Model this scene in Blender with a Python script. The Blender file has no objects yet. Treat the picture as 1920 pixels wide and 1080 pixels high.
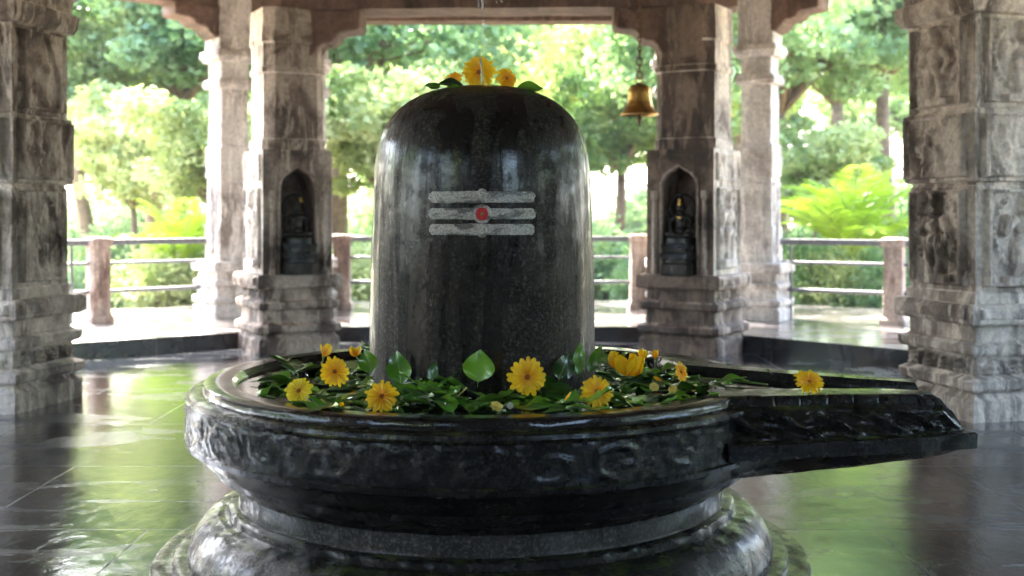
import bpy, bmesh, math, random
import numpy as np
from mathutils import Vector, Matrix, Euler, noise
R = math.radians
PI = math.pi
rnd = random.Random(7)
rng = np.random.default_rng(11)
scene = bpy.context.scene
C = scene.collection

# ------------------------------------------------------------------ camera, world, sun, exposure
F = 2180.0; HZ = 400.0; H = 1.305          # focal length in px of a 1920 wide frame, horizon row, eye height
cam_d = bpy.data.cameras.new('camera'); cam = bpy.data.objects.new('camera', cam_d); C.objects.link(cam)
cam.location = (0, 0, H); cam.rotation_euler = (R(90), 0, 0)
cam_d.sensor_width = 36; cam_d.lens = F / 1920 * 36; cam_d.shift_y = (HZ - 540) / 1920
cam_d.clip_start = 0.05; cam_d.clip_end = 2000
cam_d.dof.use_dof = True; cam_d.dof.focus_distance = 4.2; cam_d.dof.aperture_fstop = 2.5
scene.camera = cam

SUN_EL, SUN_AZ = 52, -28      # azimuth from +Y (away from the camera), negative = to the left
world = bpy.data.worlds.new('World'); scene.world = world; world.use_nodes = True
wn = world.node_tree; wn.nodes.clear()
sky = wn.nodes.new('ShaderNodeTexSky'); sky.sky_type = 'NISHITA'; sky.sun_disc = False
sky.sun_elevation = R(SUN_EL); sky.sun_rotation = R(SUN_AZ); sky.dust_density = 4.0; sky.air_density = 1.0; sky.ozone_density = 1.0
bg = wn.nodes.new('ShaderNodeBackground'); bg.inputs[1].default_value = 0.15
wo = wn.nodes.new('ShaderNodeOutputWorld')
wn.links.new(sky.outputs[0], bg.inputs[0]); wn.links.new(bg.outputs[0], wo.inputs[0])
sd = bpy.data.lights.new('sun', 'SUN'); sd.energy = 3.6; sd.angle = R(0.5); sd.color = (1.0, 0.95, 0.86)
sun = bpy.data.objects.new('sun', sd); C.objects.link(sun)
dv = Vector((math.sin(R(SUN_AZ)) * math.cos(R(SUN_EL)), math.cos(R(SUN_AZ)) * math.cos(R(SUN_EL)), math.sin(R(SUN_EL))))
sun.rotation_euler = dv.to_track_quat('Z', 'Y').to_euler()
scene.view_settings.view_transform = 'Standard'; scene.view_settings.look = 'None'
scene.view_settings.gamma = 1; scene.view_settings.exposure = 4.4
try:
    scene.cycles.max_bounces = 10; scene.cycles.diffuse_bounces = 5; scene.cycles.glossy_bounces = 4
    scene.cycles.transmission_bounces = 6; scene.cycles.sample_clamp_indirect = 8
except Exception: pass

def P(px, py, D):                            # point seen at photo pixel (px, py) at distance D
    return Vector(((px - 960) / F * D, D, H - (py - HZ) / F * D))
def PZ(px, py, z):                           # point at height z seen at photo pixel
    return P(px, py, (H - z) * F / (py - HZ))

# ------------------------------------------------------------------ materials
def mat(name):
    m = bpy.data.materials.new(name); m.use_nodes = True
    nt = m.node_tree; b = nt.nodes['Principled BSDF']
    return m, nt, b
def N(nt, t, **kw):
    n = nt.nodes.new(t)
    for k, v in kw.items(): setattr(n, k, v)
    return n
def coords(nt, scale=(1, 1, 1), obj=True):
    t = N(nt, 'ShaderNodeTexCoord'); mp = N(nt, 'ShaderNodeMapping')
    mp.inputs['Scale'].default_value = scale
    nt.links.new(t.outputs['Object'], mp.inputs['Vector'])
    return mp.outputs[0]
def gcoords(nt, scale=(1, 1, 1)):
    t = N(nt, 'ShaderNodeNewGeometry'); mp = N(nt, 'ShaderNodeMapping')
    mp.inputs['Scale'].default_value = scale
    nt.links.new(t.outputs['Position'], mp.inputs['Vector'])
    return mp.outputs[0]
def noise_t(nt, vec, scale, detail=6, rough=0.6, dist=0.0):
    n = N(nt, 'ShaderNodeTexNoise'); n.inputs['Scale'].default_value = scale
    n.inputs['Detail'].default_value = detail; n.inputs['Roughness'].default_value = rough
    n.inputs['Distortion'].default_value = dist
    nt.links.new(vec, n.inputs['Vector']); return n.outputs['Fac']
def ramp(nt, fac, stops):
    r = N(nt, 'ShaderNodeValToRGB'); e = r.color_ramp.elements
    while len(e) < len(stops): e.new(0.5)
    for el, (p, c) in zip(e, stops):
        el.position = p; el.color = (c[0], c[1], c[2], 1) if not isinstance(c, (int, float)) else (c, c, c, 1)
    nt.links.new(fac, r.inputs[0]); return r.outputs[0]
def mix(nt, fac, a, b, mode='MIX'):
    m = N(nt, 'ShaderNodeMix', data_type='RGBA', blend_type=mode)
    for s, v in ((0, fac), (6, a), (7, b)):
        if isinstance(v, (int, float)): m.inputs[s].default_value = v
        elif isinstance(v, tuple): m.inputs[s].default_value = (*v, 1)
        else: nt.links.new(v, m.inputs[s])
    return m.outputs[2]
def math_n(nt, op, a, b=0.0):
    m = N(nt, 'ShaderNodeMath', operation=op)
    for i, v in enumerate((a, b)):
        if isinstance(v, (int, float)): m.inputs[i].default_value = v
        else: nt.links.new(v, m.inputs[i])
    return m.outputs[0]
def bump(nt, b, hts):                        # hts: list of (height socket, strength, distance)
    prev = None
    for h, s, d in hts:
        n = N(nt, 'ShaderNodeBump'); n.inputs['Strength'].default_value = s; n.inputs['Distance'].default_value = d
        nt.links.new(h, n.inputs['Height'])
        if prev: nt.links.new(prev, n.inputs['Normal'])
        prev = n.outputs[0]
    nt.links.new(prev, b.inputs['Normal']); return prev

def stone(name, dark, mid, pale, bias=0.0, stain=0.5):
    m, nt, b = mat(name)
    g = gcoords(nt); gs = gcoords(nt, (3.5, 3.5, 0.8))
    a = noise_t(nt, g, 1.5, 10, 0.62, 0.5); s = noise_t(nt, gs, 1.3, 8, 0.62, 0.4); f = noise_t(nt, g, 26, 8, 0.7)
    base = ramp(nt, a, [(0.38 - bias, dark), (0.45 - bias, mid), (0.53 - bias, pale)])
    st = ramp(nt, s, [(0.50, 0.0), (0.57, 1.0)])
    base = mix(nt, math_n(nt, 'MULTIPLY', st, stain), base, (0.075, 0.052, 0.042))
    lime = ramp(nt, noise_t(nt, gs, 2.4, 9, 0.7, 0.6), [(0.53, 0.0), (0.58, 1.0)])
    base = mix(nt, math_n(nt, 'MULTIPLY', lime, 0.7), base, tuple(min(1, c * 1.35) for c in pale))
    sp = ramp(nt, f, [(0.36, 0.62), (0.60, 1.12)])
    base = mix(nt, 0.8, base, sp, 'MULTIPLY')
    nt.links.new(base, b.inputs['Base Color'])
    b.inputs['Roughness'].default_value = 0.72
    bump(nt, b, [(noise_t(nt, g, 9, 10, 0.7), 0.8, 0.04), (f, 0.7, 0.010)])
    return m
PALE = stone('weathered granite', (0.15, 0.105, 0.078), (0.40, 0.335, 0.28), (0.68, 0.60, 0.52), 0.05, 0.6)
BROWN = stone('dark brown granite', (0.05, 0.032, 0.022), (0.18, 0.12, 0.085), (0.46, 0.36, 0.275), -0.03, 0.8)  # darker brown stone for the niche pillar plinths and the walls
PINK = stone('reddish sandstone', (0.17, 0.10, 0.075), (0.34, 0.23, 0.18), (0.46, 0.36, 0.30), 0.03, 0.35)
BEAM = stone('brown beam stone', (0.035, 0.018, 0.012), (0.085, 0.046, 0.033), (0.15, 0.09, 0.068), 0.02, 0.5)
WHITE = stone('limewashed granite', (0.24, 0.20, 0.17), (0.42, 0.375, 0.335), (0.55, 0.51, 0.47), 0.05, 0.35)

SHADED = stone('dark shaded granite', (0.028, 0.018, 0.013), (0.085, 0.055, 0.040), (0.21, 0.15, 0.115), -0.01, 0.6)  # granite with shade put into its colour, for inward faces and niches
SHADED2 = stone('brown shaded granite', (0.065, 0.045, 0.034), (0.20, 0.15, 0.12), (0.44, 0.37, 0.31), -0.01, 0.6)  # lighter version, shade likewise put into the colour
def black_stone(name, lo, hi, rough, streak=False, ripple=0.3, moss_sheen=0.0, bumpy=0.4):
    m, nt, b = mat(name)
    g = gcoords(nt); gz = gcoords(nt, (7, 7, 0.55))
    a = noise_t(nt, g, 11, 10, 0.75); f = noise_t(nt, g, 75, 7, 0.75)
    vein = noise_t(nt, g, 3.2, 10, 0.7, 1.2)
    base = ramp(nt, a, [(0.34, lo), (0.66, hi)])
    base = mix(nt, math_n(nt, 'MULTIPLY', ramp(nt, f, [(0.50, 0.0), (0.66, 1.0)]), 0.8), base, tuple(min(1, c * 3.2) for c in hi))
    base = mix(nt, math_n(nt, 'MULTIPLY', ramp(nt, vein, [(0.55, 0.0), (0.7, 1.0)]), 0.35), base, (0.035, 0.031, 0.025))
    if moss_sheen:  # moss plus green reflections, both painted into the upward faces
        geo = N(nt, 'ShaderNodeNewGeometry'); sx = N(nt, 'ShaderNodeSeparateXYZ'); nt.links.new(geo.outputs['True Normal'], sx.inputs[0])
        up = ramp(nt, sx.outputs[2], [(0.75, 0.0), (0.95, 1.0)])
        mm = ramp(nt, noise_t(nt, g, 9, 8, 0.7), [(0.46, 0.0), (0.62, 1.0)])
        base = mix(nt, math_n(nt, 'MULTIPLY', math_n(nt, 'MULTIPLY', up, mm), moss_sheen), base, (0.055, 0.075, 0.018))
    if streak:
        s = noise_t(nt, gz, 1.6, 6, 0.6, 0.3)
        base = mix(nt, math_n(nt, 'MULTIPLY', ramp(nt, s, [(0.48, 0.0), (0.56, 1.0)]), 0.8), base, (0.004, 0.004, 0.004))
        rr = ramp(nt, s, [(0.40, rough + 0.34), (0.58, rough + 0.12)])
        wet = ramp(nt, mix(nt, 0.45, s, noise_t(nt, g, 14, 8, 0.75)), [(0.43, 0.03), (0.50, 0.35), (0.57, 1.0)])
        nt.links.new(wet, b.inputs['Coat Weight']); b.inputs['Specular IOR Level'].default_value = 0.05
    else:
        rr = ramp(nt, noise_t(nt, g, 6, 6, 0.7), [(0.38, rough), (0.66, rough + 0.26)])
        if bumpy > .2: nt.links.new(ramp(nt, noise_t(nt, g, 9, 9, 0.75), [(0.42, 0.05), (0.56, 0.75)]), b.inputs['Coat Weight'])
    nt.links.new(base, b.inputs['Base Color']); nt.links.new(rr, b.inputs['Roughness'])
    b.inputs['IOR'].default_value = 1.42; b.inputs['Specular IOR Level'].default_value = 0.08
    b.inputs['Coat Weight'].default_value = 0.7; b.inputs['Coat Roughness'].default_value = 0.035; b.inputs['Coat IOR'].default_value = 1.45
    hs = [(noise_t(nt, g, 30, 8, 0.75), bumpy, 0.009), (f, 0.6, 0.003)]
    if streak: hs.insert(0, (noise_t(nt, gz, 3.2, 4, 0.5, 0.6), ripple, 0.02))
    nrm = bump(nt, b, hs)
    # the wet film follows the stone more gently
    cb = N(nt, 'ShaderNodeBump'); cb.inputs['Strength'].default_value = 0.5 if bumpy > .2 else .12; cb.inputs['Distance'].default_value = 0.0035
    cn = noise_t(nt, g, 34 if streak else 22, 7, 0.72, 0.9)
    if streak: cn = math_n(nt, 'ADD', math_n(nt, 'MULTIPLY', cn, 0.45), noise_t(nt, gcoords(nt, (12, 12, 0.7)), 2.6, 5, 0.6, 0.6))
    nt.links.new(cn, cb.inputs['Height'])
    nt.links.new(cb.outputs[0], b.inputs['Coat Normal'])
    return m
LINGA = black_stone('wet dark granite', (0.004, 0.0037, 0.0034), (0.034, 0.031, 0.026), 0.10, True, 0.35, 0.0, 0.55)
YONI = black_stone('wet black stone', (0.004, 0.004, 0.0035), (0.014, 0.013, 0.011), 0.12, False, 0.3, 0.9, 0.55)
YRIM = black_stone('polished black stone', (0.004, 0.004, 0.0035), (0.010, 0.009, 0.008), 0.05, False, 0.3, 0.0, 0.10)
NECK = black_stone('dull dark granite', (0.018, 0.017, 0.015), (0.045, 0.042, 0.037), 0.45, False, 0.3, 0.0, 0.5)
NECK.node_tree.nodes['Principled BSDF'].inputs['Coat Weight'].default_value = 0.05
IDOL = black_stone('oiled black stone', (0.006, 0.006, 0.005), (0.018, 0.016, 0.014), 0.25, False, 0.3, 0.0, 0.3)

def floor_mat(name, c0, c1, rough, tile, wet):
    m, nt, b = mat(name)
    g = gcoords(nt)
    br = N(nt, 'ShaderNodeTexBrick'); br.offset = 0.5
    br.inputs['Scale'].default_value = 1.0; br.inputs['Mortar Size'].default_value = 0.006
    br.inputs['Brick Width'].default_value = tile[0]; br.inputs['Row Height'].default_value = tile[1]
    br.inputs['Color1'].default_value = (0.75, 0.75, 0.78, 1); br.inputs['Color2'].default_value = (1.15, 1.12, 1.1, 1); br.inputs['Mortar'].default_value = (0.9, 0.85, 0.8, 1)
    nt.links.new(g, br.inputs['Vector'])
    a = noise_t(nt, g, 1.6, 10, 0.7, 0.6)
    base = ramp(nt, a, [(0.35, c0), (0.65, c1)])
    base = mix(nt, 1.0, base, br.outputs['Color'], 'MULTIPLY')
    nt.links.new(base, b.inputs['Base Color'])
    sm = noise_t(nt, gcoords(nt, (1, 2.2, 1)), 0.9, 8, 0.65, 0.8)
    rr = ramp(nt, sm, [(0.42, rough + 0.30), (0.47, rough + 0.14), (0.51, rough)])
    nt.links.new(math_n(nt, 'ADD', rr, math_n(nt, 'MULTIPLY', br.outputs['Fac'], 0.3)), b.inputs['Roughness'])
    b.inputs['IOR'].default_value = 1.5
    b.inputs['Coat Weight'].default_value = wet; b.inputs['Coat Roughness'].default_value = 0.05; b.inputs['Coat IOR'].default_value = 1.33
    bump(nt, b, [(noise_t(nt, gcoords(nt, (1, 0.45, 1)), 14, 8, 0.7, 0.5), 0.16, 0.008), (noise_t(nt, g, 3, 3, 0.5), 0.15, 0.03), (br.outputs['Fac'], 0.3, -0.004)])
    cb = N(nt, 'ShaderNodeBump'); cb.inputs['Strength'].default_value = 0.45; cb.inputs['Distance'].default_value = 0.007
    nt.links.new(noise_t(nt, gcoords(nt, (1, 0.5, 1)), 16, 5, 0.6, 0.6), cb.inputs['Height']); nt.links.new(cb.outputs[0], b.inputs['Coat Normal'])
    return m
FLOOR = floor_mat('wet black floor slabs', (0.006, 0.007, 0.010), (0.022, 0.025, 0.033), 0.03, (1.5, 1.2), 0.8)
PLAT = floor_mat('damp grey platform slabs', (0.06, 0.055, 0.055), (0.14, 0.125, 0.12), 0.16, (1.2, 0.9), 0.6)

def simple(name, col, rough=0.5, metal=0.0, var=0.3, scale=20, coat=0.0, bmp=0.2):
    m, nt, b = mat(name); g = gcoords(nt)
    n = noise_t(nt, g, scale, 6, 0.65)
    nt.links.new(ramp(nt, n, [(0.3, tuple(c * (1 - var) for c in col)), (0.7, tuple(min(1, c * (1 + var)) for c in col))]), b.inputs['Base Color'])
    b.inputs['Roughness'].default_value = rough; b.inputs['Metallic'].default_value = metal; b.inputs['Coat Weight'].default_value = coat
    bump(nt, b, [(n, bmp, 0.004)])
    return m
STEEL = simple('grey painted rail', (0.15, 0.155, 0.165), 0.35, 0.3)
BRASS = simple('tarnished brass', (0.50, 0.30, 0.085), 0.30, 0.95, 0.35, 14)
IRON = simple('rusty chain iron', (0.13, 0.075, 0.04), 0.55, 0.7, 0.4, 60)
GOLD = simple('gilded ornament', (0.75, 0.48, 0.12), 0.35, 0.8)
BARK = simple('rough bark', (0.16, 0.115, 0.085), 0.9, 0, 0.45, 9, 0, 0.8)
RED = simple('red vermilion paste', (0.48, 0.012, 0.018), 0.5, 0, 0.35, 160)
STEM = simple('green stem', (0.16, 0.27, 0.05), 0.4, 0, 0.3, 30, 0.4)

def ash_mat(name, cov):
    m, nt, b = mat(name); g = gcoords(nt)
    big = noise_t(nt, gcoords(nt, (1, 1, 2.5)), 12, 6, 0.65, 0.5); fine = noise_t(nt, g, 150, 6, 0.75)
    k = math_n(nt, 'MULTIPLY', ramp(nt, big, [(0.42, 0.22), (0.52, 1.0)]), ramp(nt, fine, [(0.38, 0.30), (0.58, 1.0)]))
    base = mix(nt, math_n(nt, 'MULTIPLY', k, cov), (0.03, 0.028, 0.025), (0.62, 0.58, 0.52))
    nt.links.new(base, b.inputs['Base Color']); b.inputs['Roughness'].default_value = 0.5
    b.inputs['Coat Weight'].default_value = 0.25; b.inputs['Coat Roughness'].default_value = 0.2
    bump(nt, b, [(fine, 0.5, 0.002)])
    return m
ASH = ash_mat('smeared white ash', 0.8); ASH2 = ash_mat('thick white ash', 0.95)

def leaf_mat(name, c0, c1, trans=0.45, scale=0.55, gloss=0.0, tcol=None):
    tcol = tcol or (1.35, 1.3, 0.95)
    m = bpy.data.materials.new(name); m.use_nodes = True; nt = m.node_tree; nt.nodes.clear()
    g = gcoords(nt)
    n = noise_t(nt, g, scale, 4, 0.6)
    oi = N(nt, 'ShaderNodeObjectInfo')
    wn_ = N(nt, 'ShaderNodeTexWhiteNoise', noise_dimensions='3D')
    rt = N(nt, 'ShaderNodeVectorMath', operation='SNAP'); nt.links.new(g, rt.inputs[0]); rt.inputs[1].default_value = (0.25, 0.25, 0.25)
    nt.links.new(rt.outputs[0], wn_.inputs['Vector'])
    k = math_n(nt, 'ADD', math_n(nt, 'MULTIPLY', n, 1.0), math_n(nt, 'MULTIPLY', math_n(nt, 'SUBTRACT', wn_.outputs['Value'], 0.5), 0.25))
    k = math_n(nt, 'ADD', k, math_n(nt, 'MULTIPLY', math_n(nt, 'SUBTRACT', oi.outputs['Random'], 0.5), 0.15))
    col = ramp(nt, k, [(0.32, c0), (0.68, c1)])
    d = N(nt, 'ShaderNodeBsdfDiffuse'); t = N(nt, 'ShaderNodeBsdfTranslucent'); mx = N(nt, 'ShaderNodeMixShader')
    mx.inputs[0].default_value = trans
    nt.links.new(col, d.inputs[0])
    nt.links.new(mix(nt, 1.0, col, tcol or (1.5, 1.35, 0.7), 'MULTIPLY'), t.inputs[0])
    nt.links.new(d.outputs[0], mx.inputs[1]); nt.links.new(t.outputs[0], mx.inputs[2])
    gl = N(nt, 'ShaderNodeBsdfGlossy'); gl.inputs['Roughness'].default_value = 0.4
    m2 = N(nt, 'ShaderNodeMixShader'); m2.inputs[0].default_value = 0.04 + gloss
    nt.links.new(mx.outputs[0], m2.inputs[1]); nt.links.new(gl.outputs[0], m2.inputs[2])
    o = N(nt, 'ShaderNodeOutputMaterial'); nt.links.new(m2.outputs[0], o.inputs[0])
    return m
LF_MID = leaf_mat('mid green foliage', (0.09, 0.19, 0.085), (0.29, 0.42, 0.21))
LF_DARK = leaf_mat('deep green foliage', (0.09, 0.19, 0.06), (0.29, 0.40, 0.15))
LF_YEL = leaf_mat('yellow green foliage', (0.20, 0.29, 0.10), (0.50, 0.57, 0.31))
LF_HEDGE = leaf_mat('dark olive added hedge foliage', (0.035, 0.045, 0.022), (0.075, 0.085, 0.045), 0.15, tcol=(1, 1, .8))
LF_PALM = leaf_mat('bright palm foliage', (0.20, 0.34, 0.03), (0.34, 0.50, 0.05))

def wetleaf(name, c0, c1):
    m, nt, b = mat(name); g = gcoords(nt); tc = N(nt, 'ShaderNodeTexCoord')
    n = noise_t(nt, g, 12, 6, 0.65)
    oi = N(nt, 'ShaderNodeObjectInfo')
    k = math_n(nt, 'ADD', n, math_n(nt, 'MULTIPLY', math_n(nt, 'SUBTRACT', oi.outputs['Random'], 0.5), 0.5))
    col = ramp(nt, k, [(0.25, c0), (0.75, c1)])
    # paler midrib, at x = 0 of the leaf itself
    sx = N(nt, 'ShaderNodeSeparateXYZ'); nt.links.new(tc.outputs['Object'], sx.inputs[0])
    rib = ramp(nt, math_n(nt, 'ABSOLUTE', sx.outputs[0]), [(0.0006, 1.0), (0.002, 0.0)])
    col = mix(nt, math_n(nt, 'MULTIPLY', rib, 0.6), col, (0.20, 0.32, 0.10))
    nt.links.new(col, b.inputs['Base Color']); b.inputs['Roughness'].default_value = 0.28
    b.inputs['Coat Weight'].default_value = 0.8; b.inputs['Coat Roughness'].default_value = 0.08
    b.inputs['Subsurface Weight'].default_value = 0.0
    w = N(nt, 'ShaderNodeTexWave'); w.inputs['Scale'].default_value = 60; w.inputs['Distortion'].default_value = 1.5
    nt.links.new(tc.outputs['Object'], w.inputs['Vector'])
    bump(nt, b, [(w.outputs['Fac'], 0.12, 0.002), (noise_t(nt, g, 70, 4, 0.6), 0.3, 0.003)])
    return m
WL1 = wetleaf('wet green leaf', (0.025, 0.10, 0.008), (0.10, 0.27, 0.015))
WL2 = wetleaf('fresh green leaf', (0.07, 0.22, 0.012), (0.20, 0.42, 0.03))
WL3 = wetleaf('dark green leaf', (0.010, 0.04, 0.006), (0.04, 0.12, 0.012))

def petal_mat(name, c0, c1):
    m, nt, b = mat(name)
    tc = N(nt, 'ShaderNodeTexCoord'); ln = N(nt, 'ShaderNodeVectorMath', operation='LENGTH')
    nt.links.new(tc.outputs['Object'], ln.inputs[0])
    r = ramp(nt, ln.outputs['Value'], [(0.010, c0), (0.036, c1)])
    gn = noise_t(nt, gcoords(nt), 60, 4, 0.6)
    r = mix(nt, 0.5, r, ramp(nt, gn, [(0.3, 0.75), (0.7, 1.15)]), 'MULTIPLY')
    nt.links.new(r, b.inputs['Base Color']); b.inputs['Roughness'].default_value = 0.45
    t = N(nt, 'ShaderNodeBsdfTranslucent'); nt.links.new(r, t.inputs[0])
    mx = N(nt, 'ShaderNodeMixShader'); mx.inputs[0].default_value = 0.3
    o = nt.nodes['Material Output']; nt.links.new(b.outputs[0], mx.inputs[1]); nt.links.new(t.outputs[0], mx.inputs[2]); nt.links.new(mx.outputs[0], o.inputs[0])
    return m
PETAL = petal_mat('golden petals', (0.95, 0.42, 0.004), (1.0, 0.66, 0.008))
PETAL_L = petal_mat('lemon petals', (0.80, 0.50, 0.01), (0.92, 0.76, 0.02))
PETAL_P = petal_mat('pale petals', (0.80, 0.62, 0.12), (0.85, 0.74, 0.32))
DISC = simple('orange brown flower centre', (0.42, 0.13, 0.01), 0.8, 0, 0.6, 500, 0, 0.6)

wm, wnt, wb = mat('clear water')
wb.inputs['Base Color'].default_value = (0.012, 0.016, 0.010, 1); wb.inputs['Roughness'].default_value = 0.03; wb.inputs['IOR'].default_value = 1.33
wb.inputs['Specular IOR Level'].default_value = 0.7
bump(wnt, wb, [(noise_t(wnt, gcoords(wnt), 30, 3, 0.5), 0.12, 0.004)])
WATER = wm
wm2, wnt2, wb2 = mat('falling water')
wb2.inputs['Base Color'].default_value = (0.9, 0.95, 0.95, 1); wb2.inputs['Roughness'].default_value = 0.05; wb2.inputs['IOR'].default_value = 1.33
wb2.inputs['Transmission Weight'].default_value = 0.85
FALL = wm2

gm, gnt, gb = mat('ground of soil and grass')
gg = gcoords(gnt)
gcol = ramp(gnt, noise_t(gnt, gg, 0.35, 8, 0.65), [(0.36, (0.30, 0.16, 0.10)), (0.47, (0.33, 0.24, 0.15)), (0.54, (0.14, 0.20, 0.05)), (0.7, (0.20, 0.27, 0.07))])
gcol = mix(gnt, 0.7, gcol, ramp(gnt, noise_t(gnt, gg, 12, 8, 0.7), [(0.3, 0.6), (0.7, 1.25)]), 'MULTIPLY')
gnt.links.new(gcol, gb.inputs['Base Color']); gb.inputs['Roughness'].default_value = 0.95
bump(gnt, gb, [(noise_t(gnt, gg, 6, 8, 0.7), 0.6, 0.08)])
GROUND = gm
PATH = simple('pale dusty path', (0.40, 0.29, 0.23), 0.9, 0, 0.2, 3)

# ------------------------------------------------------------------ object helpers
def tag(o, label=None, cat=None, group=None, kind=None):
    if label: o['label'] = label
    if cat: o['category'] = cat
    if group: o['group'] = group
    if kind: o['kind'] = kind
    return o
def empty(name, loc=(0, 0, 0), rz=0.0, label=None, cat=None, group=None):
    o = bpy.data.objects.new(name, None); C.objects.link(o); o.location = loc; o.rotation_euler = (0, 0, rz)
    o.empty_display_size = 0.1
    return tag(o, label, cat, group)
def mesh(name, V, Fc, m, parent=None, smooth=False, loc=(0, 0, 0), rot=(0, 0, 0)):
    me = bpy.data.meshes.new(name); me.from_pydata([tuple(v) for v in V], [], [tuple(f) for f in Fc]); me.update()
    if isinstance(m, (list, tuple)):
        for x in m: me.materials.append(x)
    else: me.materials.append(m)
    if smooth: me.polygons.foreach_set('use_smooth', [True] * len(me.polygons))
    o = bpy.data.objects.new(name, me); C.objects.link(o); o.parent = parent; o.location = loc; o.rotation_euler = rot
    return o
def fixn(o):
    bm = bmesh.new(); bm.from_mesh(o.data); bmesh.ops.recalc_face_normals(bm, faces=bm.faces); bm.to_mesh(o.data); bm.free(); return o
class MB:
    def __init__(s): s.V = []; s.F = []
    def add(s, V, Fc, M=None):
        k = len(s.V)
        s.V += [tuple(M @ Vector(v)) if M else tuple(v) for v in V]; s.F += [tuple(i + k for i in f) for f in Fc]
    def box(s, x0, x1, y0, y1, z0, z1, M=None):
        s.add([(x0, y0, z0), (x1, y0, z0), (x1, y1, z0), (x0, y1, z0), (x0, y0, z1), (x1, y0, z1), (x1, y1, z1), (x0, y1, z1)],
              [(0, 3, 2, 1), (4, 5, 6, 7), (0, 1, 5, 4), (1, 2, 6, 5), (2, 3, 7, 6), (3, 0, 4, 7)], M)
    def tube(s, pts, rad, n=8):
        pts = [Vector(p) for p in pts]; V = []; Fc = []
        up = Vector((0.31, 0.17, 0.93)).normalized()
        for i, p in enumerate(pts):
            d = (pts[min(i + 1, len(pts) - 1)] - pts[max(i - 1, 0)]).normalized()
            a = d.cross(up)
            if a.length < 0.05: a = d.cross(Vector((1, 0, 0)))
            a.normalize(); b_ = d.cross(a).normalized(); r = rad[i] if isinstance(rad, (list, tuple)) else rad
            for k in range(n):
                t = 2 * PI * k / n; V.append(p + a * (r * math.cos(t)) + b_ * (r * math.sin(t)))
        for i in range(len(pts) - 1):
            for k in range(n):
                Fc.append((i * n + k, i * n + (k + 1) % n, (i + 1) * n + (k + 1) % n, (i + 1) * n + k))
        Fc.append(tuple(range(n - 1, -1, -1))); Fc.append(tuple((len(pts) - 1) * n + k for k in range(n)))
        s.add(V, Fc)
    def ell(s, c, r, seg=14, rings=9, M=None):
        V = [(c[0], c[1], c[2] - r[2])]; Fc = []
        for i in range(1, rings):
            ph = PI * i / rings
            for k in range(seg):
                t = 2 * PI * k / seg
                V.append((c[0] + r[0] * math.sin(ph) * math.cos(t), c[1] + r[1] * math.sin(ph) * math.sin(t), c[2] - r[2] * math.cos(ph)))
        V.append((c[0], c[1], c[2] + r[2]))
        for k in range(seg): Fc.append((0, 1 + (k + 1) % seg, 1 + k))
        for i in range(rings - 2):
            for k in range(seg):
                a = 1 + i * seg
                Fc.append((a + k, a + (k + 1) % seg, a + seg + (k + 1) % seg, a + seg + k))
        L = len(V) - 1; a = 1 + (rings - 2) * seg
        for k in range(seg): Fc.append((a + k, a + (k + 1) % seg, L))
        s.add(V, Fc, M)
    def build(s, name, m, parent=None, smooth=False, loc=(0, 0, 0), rot=(0, 0, 0)):
        return mesh(name, s.V, s.F, m, parent, smooth, loc, rot)
def lathe(prof, n=64, f=None):               # prof: (r, z) from top centre outwards and down; f(r,z,theta,i)->(r,z)
    V = []; Fc = []
    for i, (r, z) in enumerate(prof):
        for k in range(n):
            t = 2 * PI * k / n; rr, zz = (r, z) if f is None else f(r, z, t, i)
            V.append((rr * math.cos(t), rr * math.sin(t), zz))
    for i in range(len(prof) - 1):
        for k in range(n):
            Fc.append((i * n + k, (i + 1) * n + k, (i + 1) * n + (k + 1) % n, i * n + (k + 1) % n))
    return V, Fc
def bevel(o, w=0.008, seg=2):
    b = o.modifiers.new('bevel', 'BEVEL'); b.width = w; b.segments = seg; b.limit_method = 'ANGLE'; b.angle_limit = R(35); return o
def nz(x, y, z): return noise.noise(Vector((x, y, z)))
def nf(x, y, z, o=4): return noise.fractal(Vector((x, y, z)), 1.0, 2.0, o)
def autosmooth(o, ang=35):
    me = o.data; me.polygons.foreach_set('use_smooth', [True] * len(me.polygons))
    bm = bmesh.new(); bm.from_mesh(me)
    for e in bm.edges:
        if len(e.link_faces) == 2 and e.calc_face_angle(0) > R(ang): e.smooth = False
    bm.to_mesh(me); bm.free(); return o

# ------------------------------------------------------------------ setting: ground, floor, platform
CX, CY = -0.115, 4.53                        # centre of the linga and of the pavilion
def sheet(name, pts, z, m, kind='structure'):
    o = mesh(name, [(x, y, z) for x, y in pts], [tuple(range(len(pts)))], m); return tag(o, kind=kind)
g0 = 400
sheet('ground', [(-g0, -g0), (g0, -g0), (g0, g0), (-g0, g0)], -0.16, GROUND)
inner = [(-1.95, 11.85), (-5.3, 9.25), (-5.3, -0.2), (-1.95, -2.8), (1.4, -2.8), (5.0, 0.9), (5.0, 8.1), (1.4, 11.85)]
outer = [(-2.6, 15.4), (-8.4, 11.6), (-8.4, -2.6), (-2.6, -6.2), (2.4, -6.2), (8.4, -2.6), (8.4, 11.6), (2.4, 15.4)]
sheet('floor', [(x * 1.02, y + (0.05 if y > 4 else -0.05)) for x, y in inner], 0.0, FLOOR)
V = []; Fc = []; n8 = 8
for x, y in inner: V.append((x, y, 0.0))
for x, y in inner: V.append((x, y, 0.15))
for x, y in outer: V.append((x, y, 0.15))
for x, y in outer: V.append((x, y, -0.2))
for i in range(8):
    j = (i + 1) % 8
    Fc += [(i, j, 8 + j, 8 + i), (8 + i, 8 + j, 16 + j, 16 + i), (16 + i, 16 + j, 24 + j, 24 + i)]
pf = mesh('platform', V, Fc, [PLAT, FLOOR]); tag(pf, kind='structure')
for i, p in enumerate(pf.data.polygons):
    if i % 3 == 0: p.material_index = 1
fixn(pf)
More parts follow.
